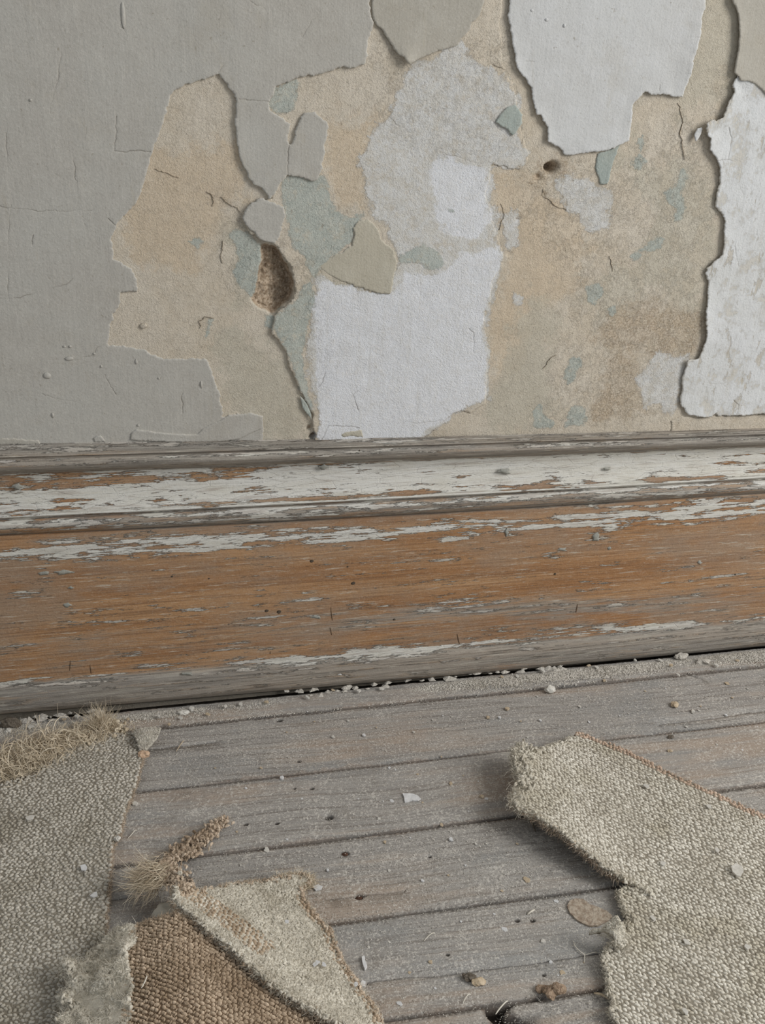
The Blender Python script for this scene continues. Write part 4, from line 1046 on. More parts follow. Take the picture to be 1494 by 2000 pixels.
RCI = [(1100,1520,20),(1150,1580,16),(1200,1650,13),(1250,1600,9.5),(1300,1700,9),(1200,1500,10),(1350,1850,9),(1260,1760,9),(1230,1860,9.5),(1040,1530,30)]
cr = Cloth(RC, RCI, 0.006, (0.0022, 0.010), 61)
rcar = empty('carpet_remnant', (0, 0, 0)); tag(rcar, 'large torn piece of woven beige carpet lying at the right, one corner lifted', 'carpet', 'torn carpet pieces on the floorboards')
cr.body('ground', M_BACK, rcar)
pe = onfloor([(1125, 1428), (1494, 1592)], 0.009); angR = math.atan2(*(pe[1] - pe[0])[::-1])
p_, ix, au, av = cr.lattice(angR, 0.0047, 0.0038, 0.25)
k = in_frame(np.c_[p_, p_[:, :1] * 0 + 0.01], 600); p_, ix = p_[k], ix[k]
nn = cr.n(p_)
tw = np.where((ix[:, 1] % 2)[:, None] == 0, au + 0.35 * av, au - 0.35 * av)
edge_c = cr.out
top_edge = onfloor([(1125,1428),(1160,1440),(1220,1463),(1300,1503),(1400,1549),(1494,1592),(1700,1690),(2200,1925)], 0.009)
dte = linedist(p_, top_edge)
pk = dte < 0.009
tint = np.clip(0.5 + 0.5 * fbm(p_[:, 0] * 30, p_[:, 1] * 30, 5, 3) + rng.normal(0, 0.28, len(p_)), 0, 1)
stitches('weave', cr.on(p_[~pk]), nn[~pk], tw[~pk], 0.0060, 0.0031, 0.0014, M_CARPET, rcar, 5, tint[~pk])
o = stitches('bound_edge', cr.on(p_[pk]), nn[pk], tw[pk], 0.0050, 0.0031, 0.0022, M_BIND, rcar, 6, tint[pk]); o['label'] = 'pinkish jute binding along the far edge'
fp = cr.scatter(22000, 3); fp = fp[in_frame(np.c_[fp, fp[:, :1] * 0 + 0.01], 60)]
fibres('pile_fuzz', cr.on(fp, 0.0012), cr.n(fp) * 0.35 + np.random.default_rng(4).normal(0, 0.6, (len(fp), 3)) * [1, 1, 0.25], 0.0048, 0.00014, M_FLUFF, rcar, 0.9, 3, 8)
clumps('frayed_edge', [(x, y, h - 1.5, 2.2) for x, y, h in RC[26:48]], 900, 1, 0.0042, M_FLUFF, rcar, 110)
clumps('frayed_edge', [(x + 12, y + 4, h - 1, 7) for x, y, h in RC[36:44]], 420, 1, 0.0050, M_FLUFF, rcar, 112)
clumps('frayed_edge', [(x, y + 4, h - 6, 2.0) for x, y, h in RC[27:38]], 420, 1, 0.0042, M_PINK, rcar, 114)
clumps('frayed_edge', [(x, y, h - 2.5, 2.4) for x, y, h in RC[10:27]], 700, 1, 0.0042, M_FLUFF, rcar, 116)
edge_fibres(cr, 'frayed_edge', RC[26:48], 4200, 0.0034, M_FLUFF, rcar, 12, 0.6, 0.4, 0.00026, 0.0014, 0.9, 0.005)
edge_fibres(cr, 'frayed_edge', RC[10:27], 3000, 0.0034, M_FLUFF, rcar, 14, 0.6, 0.35, 0.00026, 0.0014, 0.9, 0.006)
edge_fibres(cr, 'frayed_edge', RC[34:44], 1500, 0.0055, M_FLUFF, rcar, 16, 0.4, 0.40, 0.00024, 0.0035, 1.4, 0.006)
edge_fibres(cr, 'frayed_edge', RC[28:38], 900, 0.006, M_PINK, rcar, 18, 0.8, 0.1, 0.0003, 0.0016, 0.9, 0.009)
edge_fibres(cr, 'frayed_edge', RC[0:7], 500, 0.003, M_PINK, rcar, 19, 0.5, 0.4, 0.00022, 0.001, 0.9, 0.003)

# the rolled scrap lifting out of the lower tear
LUMP = [(1150,1822,16),(1165,1812,26),(1185,1800,34),(1205,1787,40),(1215,1800,38),(1222,1828,28),(1226,1845,16),(1215,1856,12),(1202,1842,22),(1192,1826,24),(1170,1826,16)]
cl = Cloth(LUMP, [(1196,1812,38),(1208,1822,32)], 0.005, (0.0012, 0.008), 71); lump_o = cl.body('curled_scrap', M_FLUFF, rcar, 0.004); lump_o['label'] = 'rolled scrap of felt torn out of the edge'
felt(cl, 'scrap_felt', 700, 0.0042, M_FLUFF, rcar, 118, 0.001)
fp = cl.scatter(500, 5); fibres('scrap_fuzz', cl.on(fp, 0.0005), cl.n(fp) * 0.3 + np.random.default_rng(6).normal(0, 0.7, (len(fp), 3)) * [1, 1, 0.3], 0.005, 0.0002, M_FLUFF, rcar, 0.6, 3, 9)
edge_fibres(cl, 'scrap_fuzz', LUMP[5:11], 260, 0.005, M_FLUFF, rcar, 21, 0.5, 0.3, 0.00022, 0.001)

# ---- left-hand carpet
LC = [(-320,1640,8),(0,1532,8),(30,1522,8),(60,1514,8),(95,1490,8),(130,1462,8),(180,1442,8),(225,1432,8),(262,1432,8),(283,1452,8),(277,1485,8),(272,1502,8),(265,1530,8),(252,1565,8),(240,1595,8),(236,1625,8),(225,1640,8),(215,1665,8),(216,1690,8),(213,1720,8),(210,1760,8),(207,1795,8),(206,1830,8),(200,1900,8),(190,2250,8),(-400,2250,8)]
lc = Cloth(LC, [(100,1600,8.5),(120,1700,9),(80,1850,9),(-100,1800,8.5)], 0.006, (0.0013, 0.010), 81)
lcar = empty('carpet_remnant'); tag(lcar, 'wide piece of grey-beige woven carpet along the left edge, its far edge unravelling', 'carpet', 'torn carpet pieces on the floorboards')
lc.body('ground', M_BACK, lcar)
pl_ = onfloor([(262, 1432), (207, 1795)], 0.008); angL = math.atan2(*(pl_[1] - pl_[0])[::-1]) + math.pi / 2 + 0.15
p_, ix, au, av = lc.lattice(angL, 0.0045, 0.0037, 0.32)
k = in_frame(np.c_[p_, p_[:, :1] * 0 + 0.01], 600); p_, ix = p_[k], ix[k]
tw = np.where((ix[:, 1] % 2)[:, None] == 0, au + 0.5 * av, au - 0.5 * av) + rng.normal(0, 0.25, (len(p_), 3))
tint = np.clip(0.5 + 0.5 * fbm(p_[:, 0] * 25, p_[:, 1] * 25, 6, 3) + rng.normal(0, 0.3, len(p_)), 0, 1)
stitches('weave', lc.on(p_), lc.n(p_), tw, 0.0050, 0.0030, 0.0016, M_CARPET_L, lcar, 15, tint)
fp = lc.scatter(14000, 13); fp = fp[in_frame(np.c_[fp, fp[:, :1] * 0 + 0.01], 60)]
fibres('pile_fuzz', lc.on(fp, 0.0012), lc.n(fp) * 0.4 + np.random.default_rng(14).normal(0, 0.6, (len(fp), 3)) * [1, 1, 0.25], 0.0050, 0.00015, M_CARPET_L, lcar, 0.9, 3, 18)
edge_fibres(lc, 'frayed_edge', LC[8:23], 2600, 0.0035, M_PINK, lcar, 22, 0.5, 0.3, 0.00022, 0.0010, 0.9, 0.005)
# unravelled jute along the far edge
FR = [(-60,1512,12),(0,1497,13),(40,1482,13),(80,1464,13),(120,1447,12),(160,1436,11),(200,1426,11),(232,1422,10)]
edge_fibres(None, 'jute_fringe', FR, 1500, 0.020, M_STRAW, lcar, 24, 0.2, 0.10, 0.00042, 0.0060, 0.8, 0.008, 9, 1.6, 0.35)
edge_fibres(None, 'jute_fringe', FR[:5], 900, 0.026, M_STRAW, lcar, 26, 0.3, 0.20, 0.00050, 0.0075, 0.9, 0.008, 10, 2.0, 0.5)
FR2 = [(0,1515,9),(50,1500,9),(100,1478,9),(140,1452,9),(200,1436,9)]
edge_fibres(None, 'jute_fringe', FR2, 900, 0.016, M_STRAW, lcar, 27, 0.2, 0.10, 0.00042, 0.005, 0.9, 0.003, 9, 1.8, 0.3)
clumps('jute_fringe', [(x, y, h - 3, 9) for x, y, h in FR], 420, 1, 0.0065, M_STRAW, lcar, 126)
r_ = np.random.default_rng(31)
b = np.c_[onfloor([(195, 1424)], 0.010)[0][None].repeat(420, 0) + r_.normal(0, 0.0045, (420, 2)), np.full(420, 0.008)]
d = r_.normal(0, 0.35, (420, 3)); d[:, 2] = 1.0; d[:, 1] += 0.25
fibres('fibre_tuft', b, d, 0.026, 0.00032, M_STRAW, lcar, 0.55, 4, 33)['label'] = 'upright tuft of straw-coloured jute'
FC = [(258,1432,10),(270,1424,17),(290,1421,21),(313,1422,20),(306,1440,17),(296,1452,14),(283,1464,11),(272,1462,13),(270,1446,18)]
fc = Cloth(FC, [(285,1438,20)], 0.005, (0.001, 0.008), 83); o = fc.body('folded_corner', M_CARPET_L, lcar, 0.004); o['label'] = 'turned-over corner'
felt(fc, 'pile_felt', 900, 0.0036, M_CARPET_L, lcar, 128, 0.001)
fp = fc.scatter(500, 15); fibres('pile_fuzz', fc.on(fp, 0.0005), fc.n(fp) * 0.4 + np.random.default_rng(16).normal(0, 0.6, (len(fp), 3)) * [1, 1, 0.3], 0.0045, 0.00018, M_FLUFF, lcar, 0.9, 3, 19)

# ---- folded-back strip showing its burlap
BU = [(255,1818,30),(285,1802,36),(320,1791,40),(348,1784,42),(365,1786,40),(420,1824,34),(480,1874,28),(560,1934,22),(640,1988,16),(710,2030,12),(780,2200,10),(180,2260,46),(232,2010,46),(243,1950,46),(247,1900,46),(246,1860,42),(247,1835,36)]
bu = Cloth(BU, [(400,1950,50),(330,1880,52),(450,2000,44),(300,1960,54),(350,1830,47),(380,2080,50)], 0.006, (0.0012, 0.01), 91)
bcar = empty('carpet_scrap'); tag(bcar, 'carpet strip folded back in the foreground, showing its brown burlap backing', 'carpet', 'torn carpet pieces on the floorboards')
bu.body('ground', M_BURBACK, bcar)
pb = onfloor([(420, 1824), (640, 1988)], 0.03); angB = math.atan2(*(pb[1] - pb[0])[::-1]) + 0.25
p_, ix, au, av = bu.lattice(angB, 0.0054, 0.0040, 0.16)
k = in_frame(np.c_[p_, bu.h(p_)], 300); p_, ix = p_[k], ix[k]
tint = np.clip(0.5 + 0.35 * fbm(p_[:, 0] * 25, p_[:, 1] * 25, 7, 3) + rng.normal(0, 0.25, len(p_)), 0, 1)
stitches('burlap_weave', bu.on(p_), bu.n(p_), au + 0.15 * av + rng.normal(0, 0.08, (len(p_), 3)), 0.0056, 0.0031, 0.0022, M_BURLAP, bcar, 25, tint)
p2, ix2, _, _ = bu.lattice(angB, 0.0054, 0.0040, 0.16); p2 = p2 + (au[:2] * 0.0027); k = in_frame(np.c_[p2, bu.h(p2)], 300) & inside(p2, bu.out)
stitches('burlap_weave', bu.on(p2[k], -0.0004), bu.n(p2[k]), np.broadcast_to(av, (k.sum(), 3)) + rng.normal(0, 0.08, (k.sum(), 3)), 0.0042, 0.0021, 0.0019, M_BURLAP, bcar, 27)
fp = bu.scatter(5200, 23); fp = fp[in_frame(np.c_[fp, bu.h(fp)], 40)]
fibres('burlap_fuzz', bu.on(fp, 0.0014), bu.n(fp) * 0.35 + np.random.default_rng(24).normal(0, 0.6, (len(fp), 3)) * [1, 1, 0.25], 0.0055, 0.00013, M_BURLAP, bcar, 0.9, 3, 28)
edge_fibres(bu, 'burlap_fuzz', BU[0:5], 500, 0.004, M_BURLAP, bcar, 35, 0.5, 0.3, 0.00022, 0.001)
PE = [(268,1806,34),(263,1835,42),(246,1862,47),(252,1900,50),(259,1930,50),(253,1965,50),(247,2010,50),(235,2230,50),(100,2230,30),(128,2012,30),(118,1990,30),(148,1972,30),(124,1946,30),(142,1932,30),(146,1912,30),(130,1880,30),(158,1890,28),(186,1870,26),(206,1842,24),(230,1818,26)]
pe_ = Cloth(PE, [(200,1900,40),(190,1960,40),(230,1860,40),(170,2050,36)], 0.008, (0.003, 0.009), 93)
o = pe_.body('pile_edge', M_FLUFF, bcar, 0.006); o['label'] = 'woolly grey-beige pile of the torn edge'
felt(pe_, 'pile_felt', 9000, 0.0052, M_FLUFF, bcar, 130, 0.007, 75)
fp = pe_.scatter(12000, 33); fp = fp[in_frame(np.c_[fp, pe_.h(fp)], 60)]
clump = fbm(fp[:, 0] * 75, fp[:, 1] * 75, 3, 3)
fibres('pile_fuzz', pe_.on(fp, 0.0) + pe_.n(fp) * (0.007 * clump)[:, None], pe_.n(fp) * 0.5 + np.random.default_rng(34).normal(0, 0.7, (len(fp), 3)), 0.0058, 0.00022, M_FLUFF, bcar, 1.4, 5, 38, tint=np.clip(0.5 + 0.8 * clump + rng.normal(0, 0.2, len(fp)), 0, 1), loops=1.2)
clumps('pile_felt', [(x, y, h, 4) for x, y, h in PE[8:20]], 700, 1, 0.0058, M_FLUFF, bcar, 132)
edge_fibres(pe_, 'pile_fuzz', PE[8:20], 2200, 0.006, M_FLUFF, bcar, 37, 0.5, 0.3, 0.00024, 0.003, 1.2, 0.010, 5, 1.0)

# ---- triangular flap lying across it
FL = [(352,1700,40),(344,1733,42),(342,1758,44),(386,1792,46),(414,1820,45),(449,1845,43),(484,1879,40),(518,1911,37),(553,1935,34),(588,1958,31),(623,1977,28),(658,1994,25),(700,2016,22),(752,2040,12),(745,2000,8),(734,1970,8),(713,1942,8),(692,1911,8),(668,1879,8),(654,1845,8),(644,1817,8),(619,1792,8),
 (602,1771,9),(592,1751,10),(588,1733,10),(609,1720,9),(602,1711,10),(571,1711,11),(543,1714,12),(518,1721,13),(491,1722,15),(456,1726,18),(421,1735,22),(390,1738,28),(372,1729,32)]
fl = Cloth(FL, [(500,1780,20),(560,1830,16),(620,1900,15),(440,1780,30),(680,1970,13)], 0.006, (0.0020, 0.009), 95)
fcar = empty('carpet_scrap'); tag(fcar, 'triangular torn carpet flap with a ragged strip trailing from its tip, in the centre foreground', 'carpet', 'torn carpet pieces on the floorboards')
fl.body('ground', M_FLUFF, fcar, 0.006)
pf = onfloor([(386, 1792), (623, 1977)], 0.03); angF = math.atan2(*(pf[1] - pf[0])[::-1])
p_, ix, au, av = fl.lattice(angF, 0.0050, 0.0040, 0.2)
band = linedist(p_, onfloor([(350,1735),(372,1745),(420,1775),(470,1812),(505,1838)], 0.035)) < 0.014
rim = linedist(p_, fl.coarse[14:24]) < 0.008
bb = band | rim
tint = np.clip(0.5 + rng.normal(0, 0.28, len(p_)), 0, 1)
stitches('burlap_weave', fl.on(p_[bb]), fl.n(p_[bb]), np.broadcast_to(au, (bb.sum(), 3)) + rng.normal(0, 0.12, (bb.sum(), 3)), 0.0050, 0.0032, 0.0021, M_BURLAP, fcar, 45, tint[bb])['label'] = 'brown backing weave laid bare near the tip and along the right edge'
fp = fl.scatter(30000, 43); fp = fp[in_frame(np.c_[fp, fl.h(fp)], 60)]
fb = (linedist(fp, onfloor([(350,1735),(372,1745),(420,1775),(470,1812),(505,1838)], 0.035)) < 0.012) | (linedist(fp, fl.coarse[14:24]) < 0.006)
fp = fp[~fb | (rng.uniform(size=len(fp)) < 0.10)]
clump = fbm(fp[:, 0] * 60, fp[:, 1] * 60, 3, 3)
fq = fp[::3]; kq = clump[::3]; rq = np.random.default_rng(46)
stitches('pile_felt', fl.on(fq) + fl.n(fq) * (0.0016 * kq)[:, None], fl.n(fq) + rq.normal(0, 0.4, (len(fq), 3)), rq.normal(0, 1, (len(fq), 3)), 0.0046, 0.0024, 0.0014, M_FLUFF, fcar, 47, tint=np.clip(0.5 + 0.7 * kq + rq.normal(0, 0.22, len(fq)), 0, 1), sink=0.7)
fp = fp[::2]; clump = clump[::2]
fibres('pile_fuzz', fl.on(fp, 0.0006) + fl.n(fp) * (0.0016 * clump)[:, None], fl.n(fp) * 0.25 + np.random.default_rng(44).normal(0, 0.6, (len(fp), 3)) * [1, 1, 0.35], 0.0046, 0.00017, M_FLUFF, fcar, 1.2, 4, 48, tint=np.clip(0.5 + 0.7 * clump + rng.normal(0, 0.2, len(fp)), 0, 1), loops=0.8)
clumps('frayed_edge', [(x, y, h - 1.5, 2.2) for x, y, h in FL[1:14]], 700, 1, 0.0044, M_FLUFF, fcar, 134)
clumps('frayed_edge', [(x - 2, y + 5, h - 6, 2.2) for x, y, h in FL[2:13]], 420, 1, 0.0044, M_BURLAP, fcar, 136)
clumps('frayed_edge', [(x, y, h - 1.5, 2.0) for x, y, h in FL[14:34]], 500, 1, 0.0040, M_PINK, fcar, 138)
edge_fibres(fl, 'frayed_edge', FL[1:14], 3000, 0.0042, M_FLUFF, fcar, 47, 0.7, 0.2, 0.00026, 0.0016, 0.9, 0.006)
edge_fibres(fl, 'frayed_edge', FL[1:13], 1400, 0.0055, M_BURLAP, fcar, 49, 0.6, 0.0, 0.0003, 0.0016, 0.9, 0.009)
edge_fibres(fl, 'frayed_edge', FL[13:35], 1800, 0.0036, M_FLUFF, fcar, 51, 0.6, 0.35, 0.00024, 0.0012, 0.9, 0.004)
edge_fibres(fl, 'frayed_edge', FL[24:29], 700, 0.006, M_STRAW, fcar, 53, 0.6, 0.35, 0.00028, 0.0025, 0.9, 0.004)
# knotted head and the trailing strip
STRIP = [(322,1682,9,3),(340,1672,10,7),(365,1658,11,10),(390,1640,11,9),(405,1632,9,4),(415,1618,9,6),(432,1606,8,6),(440,1602,7,3)]
clumps('trailing_strip', STRIP, 420, 1, 0.0048, M_PINK, fcar, 57)
clumps('trailing_strip', [(x, y, h - 4, w) for x, y, h, w in STRIP], 200, 1, 0.0055, M_BURLAP, fcar, 157)
HEAD = [(318,1690,22,4),(338,1706,30,9),(350,1722,36,11),(356,1742,40,10)]
clumps('knotted_head', HEAD, 420, 1, 0.0050, M_PINK, fcar, 59)
r_ = np.random.default_rng(61)
pt = onfloor([(308, 1708)], 0.034)[0]; q2 = onfloor([(275, 1740)], 0.018)[0]
n = 900; b = np.c_[pt + r_.normal(0, 0.007, (n, 2)), 0.034 + r_.normal(0, 0.004, n)]
d = np.c_[np.tile((q2 - pt) / np.linalg.norm(q2 - pt), (n, 1)), np.full(n, -0.30)] + r_.normal(0, 0.30, (n, 3))
fibres('wool_tuft', b[:250], d[:250], 0.018, 0.00028, M_PINK, fcar, 1.0, 5, 163)
fibres('wool_tuft', b, d, 0.021, 0.00028, M_STRAW, fcar, 0.8, 5, 63)['label'] = 'combed-out tuft of pale wool'
M_SOOT = mat_plain('black_lint', rgb(52, 50, 48), rgb(86, 82, 78), 500)
c = onfloor([(364, 1722)], 0.035)[0]
fibres('dark_lint', np.c_[np.tile(c, (160, 1)) + r_.normal(0, 0.003, (160, 2)), np.full(160, 0.036)], r_.normal(0, 1, (160, 3)), 0.006, 0.0003, M_SOOT, fcar, 1.0, 3, 65)
# crumb of underlay below the flap
c = onfloor([(330, 1775)], 0.018)[0]
blob('underlay_crumb', (c[0], c[1], 0.012), (0.014, 0.012, 0.012), M_FLUFF, bcar, 67, 0.9, 'floor', 0.5, 3)

# ------------------------------------------------------------------ debris
M_CHIP = mat_plain('plaster_chip', rgb(196, 192, 182), rgb(212, 208, 200), 300)
M_CHIPW = mat_plain('paint_chip', rgb(206, 206, 206), rgb(218, 217, 215), 300)
M_CHIPT = mat_plain('tan_crumb', rgb(176, 158, 132), rgb(196, 180, 156), 300)
M_BROWN = mat_plain('brown_crumb', rgb(142, 120, 100), rgb(176, 154, 132), 400, 0.95, 1.0, 0.003)
M_DARK = mat_plain('dark_crumb', rgb(84, 76, 66), rgb(112, 104, 94), 400)
M_THREAD = mat_plain('pale_thread', rgb(208, 202, 188), rgb(222, 216, 204), 300)
M_LEATHER = mat_plain('mat_scrap', rgb(146, 130, 114), rgb(178, 166, 150), 260, 0.9, 0.9, 0.002)
M_DUST = mat_plain('lime_dust', rgb(172, 166, 156), rgb(206, 200, 190), 420, 0.95, 0.9, 0.002)

def chip_mesh(seed, th, jag=0.35):
    r = np.random.default_rng(seed); n = 9
    a = np.sort(np.arange(n) * 2 * math.pi / n + r.uniform(-0.25, 0.25, n)); rad = 0.5 * (1 + r.uniform(-jag, jag, n))
    ring = np.stack([np.cos(a) * rad, np.sin(a) * rad], 1)
    tilt = r.normal(0, 0.15, 2)
    top = np.c_[ring * 0.9, th + ring @ tilt * 0.5 + r.uniform(-0.1, 0.1, n) * th]; bot = np.c_[ring, np.zeros(n)]
    V = np.vstack([bot, top, [[0, 0, th * 1.15]]])
    Fc = []
    for i in range(n):
        j = (i + 1) % n; Fc += [(i, j, n + j), (i, n + j, n + i), (n + i, n + j, 2 * n)]
    me = bpy.data.meshes.new('chip'); me.from_pydata([tuple(v) for v in V], [], Fc); me.update(); return me
CHM = [chip_mesh(600 + i, 0.22 if i < 5 else 0.5) for i in range(9)]
def floor_chip(name, px, py, w, h, mat, label, group=None, z=0.0008, seed=0, solid=False, rot=None):
    r = np.random.default_rng(seed * 7 + int(px) + int(py))
    me0 = CHM[int(r.integers(5, 9)) if solid else int(r.integers(0, 5))]
    key = me0.name + mat.name
    me = bpy.data.meshes.get(key)
    if me is None: me = me0.copy(); me.name = key; me.materials.append(mat)
    o = bpy.data.objects.new(name, me); COL.objects.link(o)
    c = onfloor([(px, py)], z)[0]; o.location = (c[0], c[1], z)
    k = 0.00060
    o.scale = (w * k, h * k * 1.7, max(0.5 * (w + h) * k * (0.8 if solid else 0.55), 0.0012))
    o.rotation_euler = (0, 0, r.uniform(-0.5, 0.5) if rot is None else rot)
    return tag(o, label, 'debris', group)

# the ones that can be told apart
def flake(name, P, mat, label, z0=0.0008, th=0.0016, seed=1, lift=0.0, cat='debris'):
    q = onfloor(P, z0); out = roughen(densify(q, 0.0012), 0.0005, 0.005, seed)
    v, f = triangulate(out, grid_inside(out, 0.003, 0.001)); c = q.mean(0)
    h = z0 + th + lift * (v[:, 0] - c[0]) / 0.01 + 0.0006 * fbm(v[:, 0] * 160, v[:, 1] * 160, seed, 3)
    V = np.c_[v, h]; Vb = np.c_[v, np.maximum(h - th, z0 - 0.0005)]
    VV, FF = close_shell(V, f, Vb, True); VV = VV - np.array([c[0], c[1], 0])
    o = mesh_obj(name, VV, FF, mat, None, {'tint': np.full(len(VV), 0.5)}, smooth=False); o.location = (c[0], c[1], 0)
    return tag(o, label, cat)
flake('paint_chip', [(786,1551),(795,1552),(806,1553),(814,1556),(822,1563),(815,1565),(803,1565),(791,1568),(789,1558)], M_CHIPW, 'biggest pale paint flake, jagged, alone in the middle of the bare boards', 0.0012, 0.002, 2, 0.0006)
flake('paint_chip', [(1427,1694),(1436,1688),(1448,1694),(1452,1703),(1446,1713),(1438,1712),(1430,1703)], M_CHIP, 'largest pale flake resting on the right-hand carpet', 0.0115, 0.0018, 3, 0.0003)
flake('paint_chip', [(610,1732),(622,1729),(630,1733),(628,1739),(616,1740)], M_CHIPGREY if False else M_CHIPW, 'bluish white flake on the boards at the corner of the triangular carpet flap', 0.001, 0.0014, 4)
flake('paint_chip', [(703,1921),(708,1916),(714,1919),(712,1928),(704,1928)], M_CHIPW, 'small squarish white flake beside the right edge of the triangular flap', 0.001, 0.0014, 5)
flake('paint_chip', [(706,1872),(711,1870),(714,1880),(717,1890),(712,1896),(708,1884)], M_CHIPW, 'slender curved white flake standing out on the dark board right of the flap', 0.001, 0.0025, 6)
flake('paint_chip', [(157,1692),(166,1690),(171,1695),(168,1702),(159,1701)], M_CHIPW, 'round white flake near the middle of the left-hand carpet', 0.0115, 0.0014, 7)
flake('paint_chip', [(176,1751),(184,1744),(190,1743),(191,1750),(182,1754)], M_CHIPW, 'pointed white flake lower on the left-hand carpet near its right edge', 0.0115, 0.0014, 8)
flake('paint_chip', [(50,1598),(58,1594),(68,1594),(64,1601),(54,1603)], M_CHIP, 'dull oval flake on the upper part of the left-hand carpet', 0.0112, 0.0012, 9)
flake('paint_chip', [(257,1569),(263,1566),(270,1569),(266,1575),(259,1574)], M_CHIP, 'small pale flake on the boards right beside the edge of the left carpet', 0.001, 0.0014, 10)
flake('mat_scrap', [(1107,1772),(1112,1762),(1124,1757),(1138,1758),(1150,1768),(1168,1774),(1185,1782),(1196,1792),(1188,1800),(1165,1811),(1150,1811),(1128,1800),(1113,1786)], M_LEATHER, 'flat rounded brown scrap of matting left of the torn right carpet', 0.0008, 0.002, 11, cat='scrap')
def pebble(name, px, py, w, d, h, mat, label, z=0.0, seed=0, cat='debris', rough=0.45):
    c = onfloor([(px, py)], z + h * 0.4)[0]
    o = blob(name, (c[0], c[1], z + h * 0.45), (w / 2, d / 2, h / 2), mat, None, seed, 1.0, 'floor', rough * 1.5, 3)
    o.data.polygons.foreach_set('use_smooth', np.zeros(len(o.data.polygons), bool))
    return tag(o, label, cat)
pebble('plaster_lump', 1072, 1347, 0.0145, 0.011, 0.009, M_CHIP, 'chunky pale lump of plaster on the joint below the skirting', 0.0, 1)
pebble('plaster_lump', 1318, 1376, 0.011, 0.009, 0.006, M_CHIPT, 'tan crumbly lump on the far board at the right', 0.0, 2)
pebble('underlay_crumb', 1078, 1936, 0.020, 0.014, 0.013, M_BROWN, 'brown crumpled wad on the joint near the lower tear of the right carpet', 0.0, 3, 'debris', 0.7)
pebble('underlay_crumb', 1057, 1930, 0.010, 0.008, 0.006, M_BROWN, 'small brown bit touching the crumpled wad', 0.0, 4)
pebble('lint_ball', 915, 1909, 0.012, 0.008, 0.006, M_DARK, 'dark lint clump on the near board', 0.0, 5)
pebble('lint_ball', 932, 1918, 0.012, 0.009, 0.005, M_CHIPT, 'pale fluffy crumb beside the dark lint clump', 0.0, 6)
pebble('plaster_lump', 280, 1474, 0.013, 0.010, 0.008, mat_plain('pinkish_crumb', rgb(186, 156, 130), rgb(204, 178, 152), 300), 'pinkish crumb stuck at the turned corner of the left carpet', 0.006, 7)
pebble('plaster_lump', 940, 1556, 0.006, 0.005, 0.004, M_CHIPT, 'little brownish crumb between the pale flake and the lifted carpet corner', 0.0, 8)
pebble('plaster_lump', 1308, 1441 + 26, 0.006, 0.005, 0.004, M_CHIPT, 'greenish tan crumb beyond the right carpet', 0.0, 9)
pebble('plaster_lump', 1309, 1440, 0.008, 0.006, 0.004, M_DARK, 'dark crumb on the board just beyond the bound carpet edge', 0.0, 10)
pebble('plaster_lump', 1330, 1283, 0.022, 0.012, 0.010, M_DUST, 'grey lump of mortar below the right end of the skirting', 0.0, 11)
pebble('plaster_lump', 1375, 1292, 0.018, 0.010, 0.007, M_DUST, 'flattened mortar lump farthest right under the skirting', 0.0, 12)
pebble('plaster_lump', 358, 1392, 0.016, 0.010, 0.005, M_CHIP, 'flat pale piece in the dust strip above the turned carpet corner', 0.0, 13)
pebble('plaster_lump', 18, 1414, 0.024, 0.014, 0.012, M_DARK, 'dark clod in the far left corner below the skirting', 0.0, 14)
pebble('plaster_lump', 16, 1427, 0.009, 0.008, 0.005, M_CHIP, 'pale crumb under the dark clod at far left', 0.0, 15)
pebble('plaster_lump', 230, 1638, 0.006, 0.008, 0.006, M_CHIP, 'white crumb caught on the right edge of the left carpet', 0.007, 16)

# small crumbs that cannot be told apart
SMALL = [(808,1430),(845,1406),(865,1398),(882,1400),(953,1402),(975,1402),(1017,1409),(1055,1407),(1049,1360),(1132,1380),(990,1385),(1210,1398),(1228,1394),(1353,1390),(1365,1388),(1352,1392),(1430,1363),(1418,1397),(1368,1380),(712,1437),(862,1478),(710,1436),(614,1409),(680,1408),(735,1421),(722,1529),(772,1503),(815,1513),(880,1531),(868,1553),(934,1526),(765,1564),(748,1565),(825,1568),(789,1585),(844,1605),(801,1636),(929,1648),(909,1690),(875,1710),(825,1720),(1028,1718),(1086,1760),(965,1785),(930,1580),(916,1585),(950,1560),(1135,1655),(1010,1648),(950,1648),(862,1611),(880,1640),(760,1500),(905,1515),(600,1390),(650,1440),(560,1430),(510,1500),(462,1625),(480,1540),(420,1500),(700,1560),(752,1645),(980,1740),(1060,1840),(1020,1860),(985,1815),(900,1800),(760,1840),(800,1900),(850,1930),(1090,1905),(1075,1880),(1120,1890),(1098,1900),(1140,1880),(780,1960),(840,1880),(720,1850),(1180,1330),(1260,1350),(1300,1345),(1420,1335),(1460,1345),(1150,1410),(1480,1420),(1400,1455),(1450,1465),(1380,1440),(1340,1420),(1030,1440),(600,1600),(560,1640),(520,1660),(470,1690),(640,1700),(760,1700),(590,1560),(550,1520),(690,1590),(740,1600)]
BOARD = ['the first whole board below the skirting', 'the second board out from the skirting', 'the third board out from the skirting', 'the fourth board out from the skirting', 'the nearest boards']
def which_board(x, y):
    q = onfloor([(x, y)])[0]
    for k in range(4):
        if q[1] > np.polyval(JL[k + 1], q[0]): return k
    return 4
for i, (x, y) in enumerate(SMALL):
    r = np.random.default_rng(i); s = r.choice([3, 4, 5, 6.5, 8, 10], p=[.27, .27, .2, .12, .09, .05])
    floor_chip('plaster_crumb', x, y, s, s * r.uniform(0.55, 0.9), [M_CHIP, M_CHIPW, M_CHIPT][int(r.integers(0, 3))], 'tiny pale plaster crumb on ' + BOARD[which_board(x, y)], 'plaster crumbs on ' + BOARD[which_board(x, y)], 0.0006, i, r.uniform() < 0.4)
